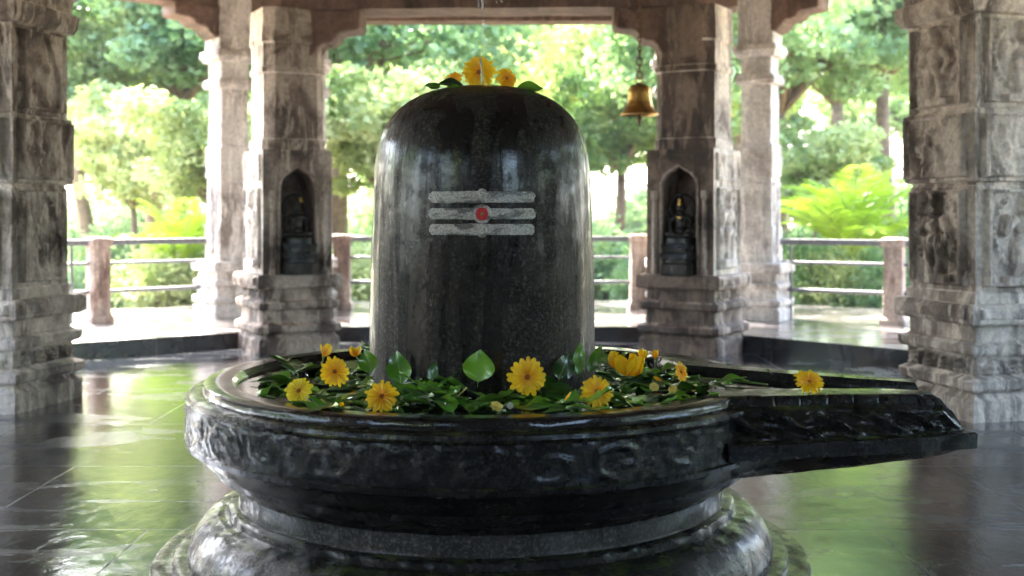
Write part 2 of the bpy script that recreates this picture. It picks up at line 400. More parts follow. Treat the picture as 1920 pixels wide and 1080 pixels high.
# pale kerb strip outside the platform, widened for warm bounce light
V = []; Fc = []
for x, y in outer: V.append((x, y, -0.04))
for x, y in outer: V.append((x * 1.45, CY + (y - CY) * (1.18 if y > CY else 1.4), -0.04))
for x, y in outer: V.append((x * 1.45, CY + (y - CY) * (1.18 if y > CY else 1.4), -0.2))
for i in range(8):
    j = (i + 1) % 8; Fc += [(i, j, 8 + j, 8 + i), (8 + i, 8 + j, 16 + j, 16 + i)]
tag(fixn(mesh('path', V, Fc, PATH)), kind='structure')

# ------------------------------------------------------------------ pillars
def loft_sq(levels, nc=12, amp=0.006, seed=0.0, smallc=0.015):
    """square stack: levels (z, half width); ring points run along each side, corners a little worn"""
    V = []; Fc = []; per = nc * 4
    rows = []
    for (z0, w0), (z1, w1) in zip(levels[:-1], levels[1:]):
        k = max(1, int(abs(z1 - z0) / 0.07))
        for i in range(k): rows.append((z0 + (z1 - z0) * i / k, w0 + (w1 - w0) * i / k))
    rows.append(levels[-1])
    for z, w in rows:
        for s in range(4):
            for i in range(nc):
                t = -1 + 2 * i / nc
                x, y = t * w, -w
                if i == 0: x += smallc; y += smallc * 0.2
                q = s * PI / 2; c, sn = math.cos(q), math.sin(q)
                X, Y = x * c - y * sn, x * sn + y * c
                d = nf(X * 7 + seed, Y * 7, z * 7, 4) * amp - max(0, nz(X * 3 + seed, Y * 3, z * 3) - 0.35) * amp * 5
                L = math.hypot(X, Y) or 1
                V.append((X + X / L * d, Y + Y / L * d, z + (nz(X * 6, Y * 6, z * 5 + seed) * amp * 0.4 if abs(z) > 0.01 else 0)))
    for i in range(len(rows) - 1):
        for k in range(per): Fc.append((i * per + k, i * per + (k + 1) % per, (i + 1) * per + (k + 1) % per, (i + 1) * per + k))
    Fc.append(tuple((len(rows) - 1) * per + k for k in range(per))); Fc.append(tuple(range(per - 1, -1, -1)))
    return V, Fc

def shade_faces(root, nx, ny, m=None, zmin=-9):
    """puts shade into the colour of the pillar faces that look at the linga (local direction nx, ny)"""
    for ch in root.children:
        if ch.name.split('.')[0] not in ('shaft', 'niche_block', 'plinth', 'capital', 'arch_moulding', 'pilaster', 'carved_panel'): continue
        me = ch.data; me.materials.append(m or SHADED); k = len(me.materials) - 1
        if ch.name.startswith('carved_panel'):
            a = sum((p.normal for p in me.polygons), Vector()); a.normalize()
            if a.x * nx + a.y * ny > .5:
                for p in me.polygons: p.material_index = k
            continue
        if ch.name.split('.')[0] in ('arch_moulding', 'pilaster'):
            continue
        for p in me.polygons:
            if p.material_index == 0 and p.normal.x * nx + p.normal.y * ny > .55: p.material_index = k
def sstep(a, b, x): 
    t = min(1, max(0, (x - a) / (b - a))); return t * t * (3 - 2 * t)
def el(u, v, cu, cv, ru, rv):
    q = 1 - ((u - cu) / ru) ** 2 - ((v - cv) / rv) ** 2
    return math.sqrt(q) if q > 0 else 0.0
def capsule(u, v, a, b, r):
    ax, ay = a; bx, by = b; dx, dy = bx - ax, by - ay
    t = max(0, min(1, ((u - ax) * dx + (v - ay) * dy) / (dx * dx + dy * dy + 1e-9)))
    q = 1 - ((u - ax - t * dx) ** 2 + (v - ay - t * dy) ** 2) / (r * r)
    return math.sqrt(q) if q > 0 else 0.0
def h_figure(u, v, asp, seed):               # standing crowned figure under a pointed arch; u -1..1, v 0..1
    w = u; y = v * asp * 2                   # keep proportions: y in units of half width
    top = asp * 2; k = top / 4.4
    f = 0.0
    Y = lambda q: q * k
    S = 0.85
    f = max(f, el(w, y, 0, Y(3.45), .21 * S, .24 * k))
    f = max(f, 0.9 * capsule(w, y, (0, Y(3.65)), (0, Y(4.05)), .13))
    f = max(f, el(w, y, 0, Y(2.75), .36 * S, .48 * k)); f = max(f, el(w, y, 0, Y(2.1), .36 * S, .36 * k))
    f = max(f, .9 * capsule(w, y, (-.16, Y(2.0)), (-.2, Y(1.25)), .19)); f = max(f, .8 * capsule(w, y, (-.2, Y(1.25)), (-.18, Y(.55)), .14))
    f = max(f, .9 * capsule(w, y, (.16, Y(2.0)), (.26, Y(1.3)), .19)); f = max(f, .8 * capsule(w, y, (.26, Y(1.3)), (.2, Y(.55)), .14))
    f = max(f, .7 * capsule(w, y, (-.3, Y(3.0)), (-.55, Y(2.45)), .12)); f = max(f, .7 * capsule(w, y, (-.55, Y(2.45)), (-.5, Y(3.1)), .1))
    f = max(f, .7 * capsule(w, y, (.3, Y(3.0)), (.52, Y(2.4)), .12)); f = max(f, .7 * capsule(w, y, (.52, Y(2.4)), (.36, Y(1.9)), .1))
    f = max(f, .8 if (abs(w) < .55 and y < Y(.5)) else 0)
    # aureole
    rr = math.hypot(w / .78, (y - Y(2.5)) / (1.75 * k)); f = max(f, .42 * math.exp(-((rr - 1) / .07) ** 2) * (0.7 + .3 * math.sin(34 * math.atan2(y - Y(2.5), w))))
    f += .22 * max(0, nf(w * 4 + seed, y * 4, seed, 4)) * (1 if f > .05 else .5)
    edge = .55 if (abs(w) > .9 or v < .03 or v > .97) else 0
    return max(f, edge)
def h_orn(u, v, asp, seed):                  # scrolls and drops
    y = v * asp * 2
    f = 0.0
    f += .6 * max(0, math.sin(9 * math.hypot(u, (y - asp) * .8) + 2 * math.atan2(y - asp, u) + seed))
    f *= .5 + .5 * abs(nz(u * 2, y * 2, seed)) * 2
    f += .5 * max(0, nf(u * 4 + seed, y * 4, 2.2, 4))
    if abs(u) > .86 or v < .06 or v > .94: f = .62
    return f
def h_frieze(u, v, asp, seed):               # a row of small seated figures
    n = max(2, round(1 / max(.05, asp) * .62)); s = (u * .5 + .5) * n; c = (s % 1) * 2 - 1
    f = max(el(c, v, 0, .78, .22, .14), el(c, v, 0, .48, .34, .25), el(c, v, 0, .16, .62, .18), .6 * capsule(c, v, (-.3, .6), (-.6, .3), .12), .6 * capsule(c, v, (.3, .6), (.6, .35), .12))
    f = max(f, .7 if abs(c) > .9 else 0) + .25 * max(0, nf(s * 3 + seed, v * 4, 1, 3))
    if v < .05 or v > .95: f = .7
    return f
def h_arch(u, v, asp, seed):                 # plain pointed-arch panel with eroded interior
    y = v * asp * 2; top = asp * 2
    aw = .62 if y < top - 1.3 else .62 * max(0, 1 - ((y - top + 1.3) / 1.15)) ** .6
    f = .55
    if abs(u) < aw and v > .04: f = .12 + .5 * max(0, nf(u * 3.1 + seed, y * 2.3, seed, 5) + .08)
    if abs(u) > .9 : f = .25
    return f
def relief(parent, hw_face, side, u0, u1, z0, z1, fn, depth, m, seed=0.0, res=0.012, name='carved_panel'):
    """height field on one face of a square pillar. side 0=-Y 1=+X 2=+Y 3=-X"""
    W, Hh = u1 - u0, z1 - z0; nu = max(10, int(W / res)); nv = max(8, int(Hh / res)); asp = Hh / W
    V = []; Fc = []; q = side * PI / 2; c, s = math.cos(q), math.sin(q)
    for j in range(nv + 1):
        for i in range(nu + 1):
            uu = -1 + 2 * i / nu; vv = j / nv
            h = fn(uu, vv, asp, seed) * depth + 0.006
            if i in (0, nu) or j in (0, nv): h = -0.012
            x = u0 + W * i / nu; y = -(hw_face + h); z = z0 + Hh * j / nv
            V.append((x * c - y * s, x * s + y * c, z))
    for j in range(nv):
        for i in range(nu):
            a = j * (nu + 1) + i; Fc.append((a, a + 1, a + nu + 2, a + nu + 1))
    o = mesh(name, V, Fc, m, parent, True); return o

BASE_Z = 0.735
def plinth_levels(w, z0, ztop):
    k = (ztop - z0) / 0.735
    L = [(0, 1.0), (.13, 1.0), (.155, .93), (.175, .90), (.185, .98), (.205, 1.03), (.255, 1.03), (.275, .93), (.285, .88), (.40, .88), (.41, .97), (.43, 1.0), (.475, 1.0), (.49, .90), (.505, .86), (.60, .86), (.605, 1.02), (.62, 1.05), (.72, 1.05), (.735, 1.02)]
    return [(z0 + a * k, w * b) for a, b in L]

def pillar_side(name, loc, rz, label, group, w=0.40, sw=0.355, mats=(PALE, PALE), reliefs=(0, 1, 2, 3)):
    t = empty(name, loc, rz, label, 'pillar', group)
    V, Fc = loft_sq(plinth_levels(w, 0, BASE_Z), 14, 0.012, loc[0]); fixn(mesh('plinth', V, Fc, mats[0], t))
    L = [(BASE_Z - .01, sw * .97), (0.80, sw * .97), (0.81, sw * .93), (1.475, sw * .93), (1.485, sw * .90), (1.50, sw * .90), (1.51, sw * 1.0), (1.96, sw * 1.0), (1.965, sw * .97), (1.975, sw * .93),
         (1.99, sw * .93), (2.56, sw * .93)]
    V, Fc = loft_sq(L, 12, 0.010, loc[0] + 3); fixn(mesh('shaft', V, Fc, mats[1], t))
    L = [(2.56, sw * .93), (2.57, sw * 1.04), (2.62, sw * 1.10), (2.70, sw * 1.12), (2.72, sw * 1.0), (2.80, sw * 1.0), (2.85, sw * 1.15), (3.0, sw * 1.35), (3.23, sw * 1.35)]
    V, Fc = loft_sq(L, 10, 0.008, loc[0] + 5); fixn(mesh('capital', V, Fc, mats[1], t))
    for s in reliefs:
        u = sw * .74
        relief(t, sw * .93, s, -u, u, 0.84, 1.46, h_figure if s in (0, 3) else h_arch, 0.075, mats[1], 1.3 + s, .009)
        relief(t, sw * 1.0, s, -u * 1.15, u * 1.15, 1.53, 1.94, h_orn, 0.05, mats[1], 4.3 + s, .009)
        relief(t, sw * .93, s, -u, u, 2.0, 2.54, h_figure if s != 1 else h_arch, 0.065, mats[1], 7.7 + s, .009)
        relief(t, w * .88, s, -w * .8, w * .8, .29, .395, h_frieze, 0.05, mats[0], 2.1 + s, .009)
        relief(t, w * 1.05, s, -w * .92, w * .92, .635, .715, h_orn, 0.018, mats[0], 9.1 + s)
    return t

NW, NZ1, NZA, ND = 0.165, 1.70, 1.50, 0.30  # niche half width, top, spring line, depth
def pillar_niche(name, loc, rz, label, group, niche=True, w=0.40, bw=0.335, uw=0.315, mats=(BROWN, PALE), low=True):
    t = empty(name, loc, rz, label, 'pillar', group)
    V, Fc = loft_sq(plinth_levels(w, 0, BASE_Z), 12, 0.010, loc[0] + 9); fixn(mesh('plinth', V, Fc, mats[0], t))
    zt = 1.90
    mb = MB()
    # arch outline
    pts = [(-NW, BASE_Z + .004)]
    for i in range(13):
        a = i / 12; x = -NW * math.cos(a * PI); 
        z = NZA + (NZ1 - NZA) * (math.sin(a * PI) ** .8) + (0.035 * max(0, 1 - abs(x) / .05))
        pts.append((x, z))
    pts.append((NW, BASE_Z + .004))
    outp = []
    for i, (x, z) in enumerate(pts):
        if i == 0: outp.append((-bw, BASE_Z + .004))
        elif i == len(pts) - 1: outp.append((bw, BASE_Z + .004))
        elif x < -NW * .7: outp.append((-bw, z + (zt - z) * sstep(-NW, -NW * .7, x)))
        elif x > NW * .7: outp.append((bw, z + (zt - z) * sstep(NW, NW * .7, x) if False else z + (zt - z) * (1 - sstep(NW * .7, NW, x))))
        else: outp.append((x / (NW * .7) * bw, zt))
    n = len(pts)
    V = [(x, -bw, z) for x, z in outp] + [(x, -bw, z) for x, z in pts] + [(x, -bw + ND, z) for x, z in pts]
    Fq = [(i, n + i, n + i + 1, i + 1) for i in range(n - 1)] + [(n + i, 2 * n + i, 2 * n + i + 1, n + i + 1) for i in range(n - 1)]
    Fq += [tuple(2 * n + i for i in range(n))]
    mb.add(V, Fq)
    # other sides of the block
    mb.add([(-bw, -bw, BASE_Z), (-bw, bw, BASE_Z), (bw, bw, BASE_Z), (bw, -bw, BASE_Z), (-bw, -bw, zt), (-bw, bw, zt), (bw, bw, zt), (bw, -bw, zt)],
           [(0, 4, 5, 1), (1, 5, 6, 2), (2, 6, 7, 3), (4, 7, 6, 5)])
    nb_ = mb.build('niche_block', mats[1], t); nb_.data.materials.append(SHADED)
    nb_.data.polygons.foreach_set('material_index', [1 if (n - 1) <= i < 2 * n - 1 else 0 for i in range(len(nb_.data.polygons))])  # niche inside painted dark, standing in for its shade
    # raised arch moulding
    ar = MB(); ar.tube([(x * 1.12, -bw - .005, z + (.02 if 0 < i < n - 1 else .01)) for i, (x, z) in enumerate(pts)], .016, 8); ar.build('arch_moulding', SHADED2, t, True)
    # small lower pilasters flanking
    for sx in (-1, 1):
        V, Fc = loft_sq([(0, .030), (.05, .030), (.06, .024), (.70, .022), (.71, .032), (.76, .036), (.78, .03)], 3, .003, sx)
        fixn(mesh('pilaster', V, Fc, SHADED2, t, False, (sx * (NW + .085), -bw - .012, BASE_Z)))
    for s in (1, 2, 3):
        relief(t, bw, s, -bw * .8, bw * .8, BASE_Z + .05, 1.55, h_figure, .045, mats[1], 3.3 + s, .014)
        relief(t, bw, s, -bw * .85, bw * .85, 1.60, 1.87, h_orn, .03, mats[1], 3.9 + s, .014)
        relief(t, w * 1.05, s, -w * .92, w * .92, .635, .715, h_orn, 0.018, mats[0], 9.1 + s)
        relief(t, w * .86, s, -w * .75, w * .75, .51, .595, h_frieze, 0.022, mats[0], 6.1 + s)
    # upper shaft: square with cut corners
    ch = uw * .30; rows = []
    z = zt
    lv = [(zt - .002, .98), (zt + .10, .98), (zt + .11, .93), (2.62, .92), (2.63, .97), (2.68, .98), (2.69, .93), (2.90, .93), (2.92, .98), (2.96, .98), (3.24, .95)]
    V = []; Fc = []
    ring = [(-uw + ch, -uw), (0, -uw - .004), (uw - ch, -uw), (uw, -uw + ch), (uw, 0), (uw, uw - ch), (uw - ch, uw), (0, uw), (-uw + ch, uw), (-uw, uw - ch), (-uw, 0), (-uw, -uw + ch)]
    allr = []
    for (z0, k0), (z1, k1) in zip(lv[:-1], lv[1:]):
        q = max(1, int((z1 - z0) / .09))
        for i in range(q): allr.append((z0 + (z1 - z0) * i / q, k0 + (k1 - k0) * i / q))
    allr.append(lv[-1])
    for z, k in allr:
        for x, y in ring:
            d = 1 + nf(x * 5 + loc[0], y * 5, z * 5, 3) * .012; V.append((x * k * d, y * k * d, z))
    m = len(ring)
    for i in range(len(allr) - 1):
        for k in range(m): Fc.append((i * m + k, i * m + (k + 1) % m, (i + 1) * m + (k + 1) % m, (i + 1) * m + k))
    fixn(mesh('shaft', V, Fc, mats[1], t))
    return t

GI = 'carved stone pillars of the inner ring'
pil_l = pillar_side('stone_pillar', (-3.545, 8.01, 0), R(-11.5), 'large carved granite pillar cut by the left edge, dark stained stepped base', GI, 0.41, 0.36)
pil_r = pillar_side('stone_pillar', (3.15, 7.72, 0), R(14.5), 'large carved granite pillar cut by the right edge, relief of a standing figure', GI, 0.41, 0.385)
pil_bl = pillar_niche('niche_pillar', (-2.17, 11.22, 0), R(28), 'niche pillar seen left of the linga, holding a seated black idol', 'niche pillars behind the linga', mats=(BROWN, PALE))
pil_br = pillar_niche('niche_pillar', (1.73, 11.05, 0), R(-32), 'niche pillar seen right of the linga, beside the hanging bell', 'niche pillars behind the linga', mats=(BROWN, PALE))
shade_faces(pil_bl, 0, -1, SHADED2); shade_faces(pil_br, 0, -1); shade_faces(pil_l, 1, 0, SHADED2); shade_faces(pil_r, -1, 0, SHADED2)
# the rest of the ring stands beside and behind the viewpoint
def clone(root, loc, rz, label, group=None, name=None):
    r = root.copy(); C.objects.link(r); r.location = loc; r.rotation_euler = (0, 0, rz); r['label'] = label
    if group: r['group'] = group
    for ch in list(root.children):
        c = ch.copy(); C.objects.link(c); c.parent = r
        for g_ in list(ch.children):
            d = g_.copy(); C.objects.link(d); d.parent = c
    return r
BK = 'carved stone pillar standing behind the viewpoint'
for (x, y, a) in ((-3.55, 1.1, -168), (3.3, 1.1, 168), (-2.1, -2.2, 152), (1.8, -2.2, -152)):
    clone(pil_l, (x, y, 0), R(a), BK, 'pillars behind the viewpoint')

def outer_pillar(loc, rz, label, mt):
    t = empty('stone_pillar', loc, rz, label, 'pillar', 'pale pillars of the outer ring')
    V, Fc = loft_sq(plinth_levels(0.30, 0, 0.62), 8, 0.010, loc[0]); fixn(mesh('plinth', V, Fc, mt, t))
    V, Fc = loft_sq([(.61, .20), (1.0, .20), (1.01, .185), (1.55, .18), (1.56, .195), (1.9, .195), (1.91, .17), (2.55, .17)], 8, .010, loc[0] + 2); fixn(mesh('shaft', V, Fc, mt, t))
    V, Fc = loft_sq([(2.55, .17), (2.56, .21), (2.60, .225), (2.66, .21), (2.67, .17), (2.85, .175), (2.86, .22), (2.92, .25), (2.98, .24), (2.99, .20), (3.60, .20)], 8, .006, loc[0] + 4); fixn(mesh('capital', V, Fc, mt, t))
    for s in range(4): relief(t, .185, s, -.13, .13, .70, 1.5, h_figure if s % 2 else h_arch, .03, mt, s + 1.5, .018)
    return t
op_l = outer_pillar((-3.22, 13.2, .15), R(38), 'pale outer pillar at the left rail end, half behind the left niche pillar', WHITE)
op_bl = outer_pillar((-2.42, 14.0, .15), R(10), 'pale outer pillar showing as a thin strip right of the left niche pillar', WHITE)
op_br = outer_pillar((1.93, 14.0, .15), R(-10), 'pale outer pillar showing as a thin strip behind the brass bell', WHITE)
op_r = outer_pillar((2.72, 12.75, .15), R(-30), 'pale outer pillar at the right rail end, right of the right niche pillar', WHITE)
OUT = 'outer pillar out of view around the pavilion'
for (x, y) in ((-7.3, 9.6), (-7.3, 4.5), (-7.3, -0.6), (-3.2, -4.6), (2.8, -4.6), (7.1, -0.6), (7.1, 4.5), (7.1, 9.6)):
    clone(op_l, (x, y, .15), 0, OUT, 'outer pillars out of view')

# ------------------------------------------------------------------ beams, corbels, ceiling
def beam(p0, p1, z0, z1, th, label, m=BEAM, grp='lintel beams between pillars', name='stone_beam', band=True):
    p0 = Vector((p0[0], p0[1], 0)); p1 = Vector((p1[0], p1[1], 0)); d = p1 - p0; L = d.length; a = math.atan2(d.y, d.x)
    V = []; Fc = []; n = max(4, int(L / .25))
    prof = [(-th, z0), (-th, z0 + .17), (-th - .025, z0 + .18), (-th - .025, z0 + .30), (-th, z0 + .31), (-th, z1), (th, z1), (th, z0 + .31), (th + .025, z0 + .30), (th + .025, z0 + .18), (th, z0 + .17), (th, z0)]
    for i in range(n + 1):
        x = -L / 2 + L * i / n
        for k, (y, z) in enumerate(prof):
            V.append((x, y + nz(x * 2, y * 5, z * 4) * .008, z + nz(x * 2 + 3, y, z * 2) * .008))
    m_ = len(prof)
    for i in range(n):
        for k in range(m_): Fc.append((i * m_ + k, i * m_ + (k + 1) % m_, (i + 1) * m_ + (k + 1) % m_, (i + 1) * m_ + k))
    Fc += [tuple(range(m_)), tuple(n * m_ + k for k in range(m_ - 1, -1, -1))]
    o = fixn(mesh(name, V, Fc, m, None, False, ((p0.x + p1.x) / 2, (p0.y + p1.y) / 2, 0), (0, 0, a)))
    return tag(o, label, 'beam', grp)
BZ = 3.23; RZ = 4.05
iring = [(-3.545, 8.01), (-2.17, 11.22), (1.70, 11.05), (3.15, 7.72), (3.3, 1.1), (1.8, -2.2), (-2.1, -2.2), (-3.55, 1.1)]
for i in range(8):
    a, b = iring[i], iring[(i + 1) % 8]
    lab = {0: 'brown stone lintel from the left edge pillar to the left niche pillar', 1: 'brown stone lintel spanning above the linga between both niche pillars',
           2: 'brown stone lintel from the right niche pillar to the right edge pillar'}.get(i, 'stone lintel outside the view around the inner ring')
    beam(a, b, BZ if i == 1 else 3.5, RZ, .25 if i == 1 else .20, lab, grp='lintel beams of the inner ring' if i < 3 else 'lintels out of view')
oring = [(-7.3, 9.6), (-3.22, 13.2), (-2.42, 14.0), (1.93, 14.0), (2.72, 12.75), (7.1, 9.6), (7.1, 4.5), (7.1, -0.6), (2.8, -4.6), (-3.2, -4.6), (-7.3, -0.6), (-7.3, 4.5)]
for i in range(12):
    a, b = oring[i], oring[(i + 1) % 12]
    lab = {0: 'thin brown lintel at the top left, above the left foliage', 4: 'thin brown lintel at the top right, above the right foliage'}.get(i, 'outer lintel hidden behind the inner lintels')
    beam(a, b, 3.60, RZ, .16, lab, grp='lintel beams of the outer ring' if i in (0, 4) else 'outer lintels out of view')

def corbel(loc, ang, label, prof, th, zt, m=BEAM):
    """bracket: prof (distance from shaft, z); ang = direction it reaches out"""
    V = []; Fc = []; n = len(prof)
    for y in (-th, -th * .93, th * .93, th):
        kk = 0.012 if abs(y) == th else 0
        for (x, z) in prof: V.append((x - (kk if x > .05 else 0), y, z + (kk if z < zt - .01 else 0)))
    for j in range(3):
        for k in range(n): Fc.append((j * n + k, j * n + (k + 1) % n, (j + 1) * n + (k + 1) % n, (j + 1) * n + k))
    Fc += [tuple(range(n)), tuple(3 * n + k for k in range(n - 1, -1, -1))]
    o = fixn(mesh('corbel', V, Fc, m, None, False, loc, (0, 0, ang)))
    return tag(o, label, 'corbel', 'stone corbels under the lintels')
def scroll(x0, z0, x1, z1, k=1.0):
    pts = [(0, z0)]
    for (a, b) in ((.10, .0), (.25, .02), (.36, .08), (.42, .18), (.46, .30), (.52, .36), (.60, .37), (.66, .42), (.70, .52), (.76, .58), (.90, .60), (.98, .63), (1.0, .70), (1.0, .985)):
        pts.append((a * x1, z0 + (z1 - z0) * b))
    pts.append((0, z1 - .005)); return pts
pr = scroll(0, 2.745, .74, 3.232)
def toward(a, b): return math.atan2(b[1] - a[1], b[0] - a[0])
for k, (i, j, lab) in enumerate(((1, 2, 'stepped brown corbel reaching right from the left niche pillar'), (2, 1, 'stepped brown corbel reaching left behind the bell chain'))):
    corbel((iring[i][0], iring[i][1], 0), toward(iring[i], iring[j]), lab, pr, .19, BZ)
pr2 = scroll(0, 3.25, .72, 3.601)
corbel((-3.22, 13.2, 0), toward(oring[1], oring[0]), 'scrolled corbel on the pale outer pillar, top left against the foliage', pr2, .17, 3.6)
corbel((2.72, 12.75, 0), toward(oring[4], oring[5]), 'scrolled corbel on the pale outer pillar, top right against the foliage', pr2, .17, 3.6)

rf = [(x * 1.07, CY + (y - CY) * 1.05) for x, y in oring]; nn = len(rf)
V = [(x, y, RZ - .002) for x, y in rf] + [(x, y, RZ + .3) for x, y in rf]
Fc = [tuple(range(nn)), tuple(nn + i for i in range(nn - 1, -1, -1))] + [(i, (i + 1) % nn, nn + (i + 1) % nn, nn + i) for i in range(nn)]
tag(fixn(mesh('ceiling', V, Fc, BEAM)), kind='structure')

# unseen walls added behind the viewpoint to darken the linga's reflections
def wall(pts, z1, label, m=BROWN, th=.18):
    mb = MB(); (xa, ya), (xb, yb) = pts; d = Vector((xb - xa, yb - ya, 0)); L = d.length; a = math.atan2(d.y, d.x)
    mb.box(0, L, -th, th, -.16, z1); mb.box(-.03, L + .03, -th - .04, th + .04, -.16, .35); mb.box(-.03, L + .03, -th - .05, th + .05, z1 + .002, z1 + .12)
    o = mb.build('wall', m, None, False, (xa, ya, 0), (0, 0, a)); return tag(o, label, 'wall', 'added walls behind the viewpoint')
wall(((-1.7, -3.4), (2.3, -3.4)), 3.9, 'tall dark stone wall added behind the viewpoint to darken reflections')
wall(((-7.6, -1.6), (-1.9, -4.4)), 2.1, 'low stone wall added behind the viewpoint on the left')
wall(((2.5, -4.4), (7.9, -1.6)), 2.1, 'low stone wall added behind the viewpoint on the right')

# ------------------------------------------------------------------ railings
def railing(p0, p1, posts, label, bal=()):
    """stone posts and three steel rails; positions along 0..1"""
    p0 = Vector((p0[0], p0[1], 0)); p1 = Vector((p1[0], p1[1], 0)); d = p1 - p0; L = d.length; a = math.atan2(d.y, d.x)
    t = empty('railing', (p0.x, p0.y, .15), a, label, 'railing', 'railings round the platform')
    ps = sorted(posts)
    for s in ps:
        V, Fc = loft_sq([(0, .135), (.05, .135), (.09, .11), (.11, .105), (.80, .10), (.81, .12), (.88, .125), (.90, .11)], 4, .004, s)
        fixn(mesh('post', V, Fc, PINK, t, False, (s * L, 0, 0)))
    rails = [(.845, .034), (.62, .018), (.32, .022)]
    for z, r in rails:
        mb = MB(); mb.tube([(0, 0, z), (L, 0, z)], r, 10) if r < .03 else mb.box(0, L, -.045, .045, z - .032, z + .032)
        o = mb.build('rail', STEEL, t)
        if r > .03: bevel(o, .01)
    for s in bal:
        mb = MB(); mb.tube([(s * L, 0, 0), (s * L, 0, .82)], .016, 8); mb.build('baluster', STEEL, t)
    return t
railing((-6.9, 10.2), (-3.35, 13.35), (.10, .70), 'railing on the left with one stone post, between left edge pillar and foliage', (.64,))
railing((-2.25, 14.15), (1.78, 14.15), (.045, .94), 'railing behind the linga, mostly hidden by it', (.14, .80))
railing((2.85, 12.85), (6.9, 10.2), (.28, .95), 'railing on the right with one stone post beside the right edge pillar', (.05,))

# ------------------------------------------------------------------ idols in the niches
def idol(loc, rz, label, gold):
    t = empty('idol', loc, rz, label, 'idol', 'seated idols in pillar niches')
    V, Fc = loft_sq([(0, .155), (.10, .155), (.11, .135), (.15, .135), (.155, .165), (.20, .17), (.205, .14), (.25, .14), (.255, .155), (.285, .16), (.29, .12), (.34, .115)], 6, .004, loc[0])
    fixn(mesh('pedestal', V, Fc, IDOL, t))
    m = MB(); E = m.ell
    E((0, 0, .40), (.085, .06, .05)); E((-.07, -.04, .375), (.075, .04, .03)); E((.07, -.04, .375), (.075, .04, .03)); E((0, -.06, .365), (.09, .03, .022))
    E((0, 0, .47), (.052, .04, .07)); E((0, 0, .53), (.068, .042, .04)); E((0, -.005, .585), (.02, .02, .03)); E((0, -.01, .62), (.036, .036, .042))
    E((0, -.043, .617), (.008, .010, .012)); E((-.036, -.01, .618), (.008, .010, .018)); E((.036, -.01, .618), (.008, .010, .018))
    for sx in (-1, 1):
        m.tube([(sx * .062, 0, .545), (sx * .10, -.01, .47), (sx * .085, -.05, .42)], [.020, .017, .013]); E((sx * .078, -.06, .415), (.016, .016, .012))
        m.tube([(sx * .062, .01, .545), (sx * .115, 0, .50), (sx * .12, -.02, .57)], [.018, .015, .011]); E((sx * .12, -.022, .585), (.014, .012, .018))
    m.tube([(0, -.005, .64), (0, -.002, .68), (0, 0, .72), (0, 0, .745)], [.036, .030, .018, .008])
    o = m.build('figure', IDOL, t, True)
    r = o.modifiers.new('fuse', 'REMESH'); r.mode = 'VOXEL'; r.voxel_size = .006; r.use_smooth_shade = True
    h = MB(); h.tube([(.12 * math.cos(a), .055, .62 + .13 * math.sin(a)) for a in [PI * (-.35 + 1.7 * i / 20) for i in range(21)]], .012, 6); h.build('halo', IDOL, t, True)
    g = MB()
    if gold:
        g.ell((0, -.048, .655), (.018, .008, .014)); g.ell((0, -.04, .683), (.010, .008, .020))
        g2 = MB(); g2.ell((0, -.045, .53), (.020, .006, .012)); g2.build('gold_pendant', GOLD, t, True)
    else: g.ell((.045, .02, .70), (.012, .008, .020)); g.ell((.05, .02, .683), (.008, .006, .012))
    g.build('gold_ornament', GOLD, t, True)
    return t
def in_frame(loc, rz, off):
    return (loc[0] + off[0] * math.cos(rz) - off[1] * math.sin(rz), loc[1] + off[0] * math.sin(rz) + off[1] * math.cos(rz), loc[2] + off[2])
a = in_frame((-2.17, 11.22, 0), R(28), (0, -.30, BASE_Z)); idol(a, R(28), 'black seated idol in the niche of the pillar left of the linga', False)
a = in_frame((1.73, 11.05, 0), R(-32), (0, -.30, BASE_Z)); idol(a, R(-28), 'black seated idol with a gilded crown in the niche right of the linga', True)

# ------------------------------------------------------------------ bell
bp = P(1199, 215, 9.6)
t = empty('bell', bp, 0, 'brass bell hanging on a chain in front of the right niche pillar', 'bell')
prof = [(0, .262), (.022, .262), (.030, .25), (.05, .246), (.082, .232), (.094, .205), (.098, .17), (.101, .12), (.108, .08), (.124, .045), (.142, .018), (.158, .004), (.160, -.004), (.152, -.006), (.135, .012), (.112, .045), (.095, .09), (.085, .2), (0, .22)]
V, Fc = lathe(prof, 48); fixn(mesh('bell_body', V, Fc, BRASS, t, True))
for z, r_ in ((.115, .103), (.075, .111), (.215, .092)):
    mb = MB(); mb.tube([(r_ * math.cos(q), r_ * math.sin(q), z) for q in [2 * PI * i / 32 for i in range(33)]], .0035, 6); mb.build('band', BRASS, t, True)
mb = MB(); mb.tube([(0, 0, .2), (0, 0, -.03)], .007, 8); mb.ell((0, 0, -.035), (.022, .022, .026)); mb.tube([(0, 0, -.05), (0, 0, -.10)], [.010, .005], 8); mb.build('clapper', IRON, t, True)
mb = MB(); mb.tube([(0.026 * math.cos(q), 0, .285 + .026 * math.sin(q)) for q in [2 * PI * i / 20 for i in range(21)]], .007, 8); mb.build('loop', BRASS, t, True)
zc = .325; k = 0; cm = MB()
while bp.z + zc < RZ + .03:
    rx = .024 if k < 4 else .014; rz_ = .036 if k < 4 else .026; th = .007 if k < 4 else .0055
    pts = []
    for i in range(17):
        q = 2 * PI * i / 16; pts.append((rx * math.cos(q) if k % 2 == 0 else 0, rx * math.cos(q) if k % 2 else 0, zc + rz_ * math.sin(q)))
    cm.tube(pts, th, 6); zc += (rz_ * 2 - th * 2) * .97 - (.008 if k == 3 else 0); k += 1
cm.build('chain', IRON, t, True)

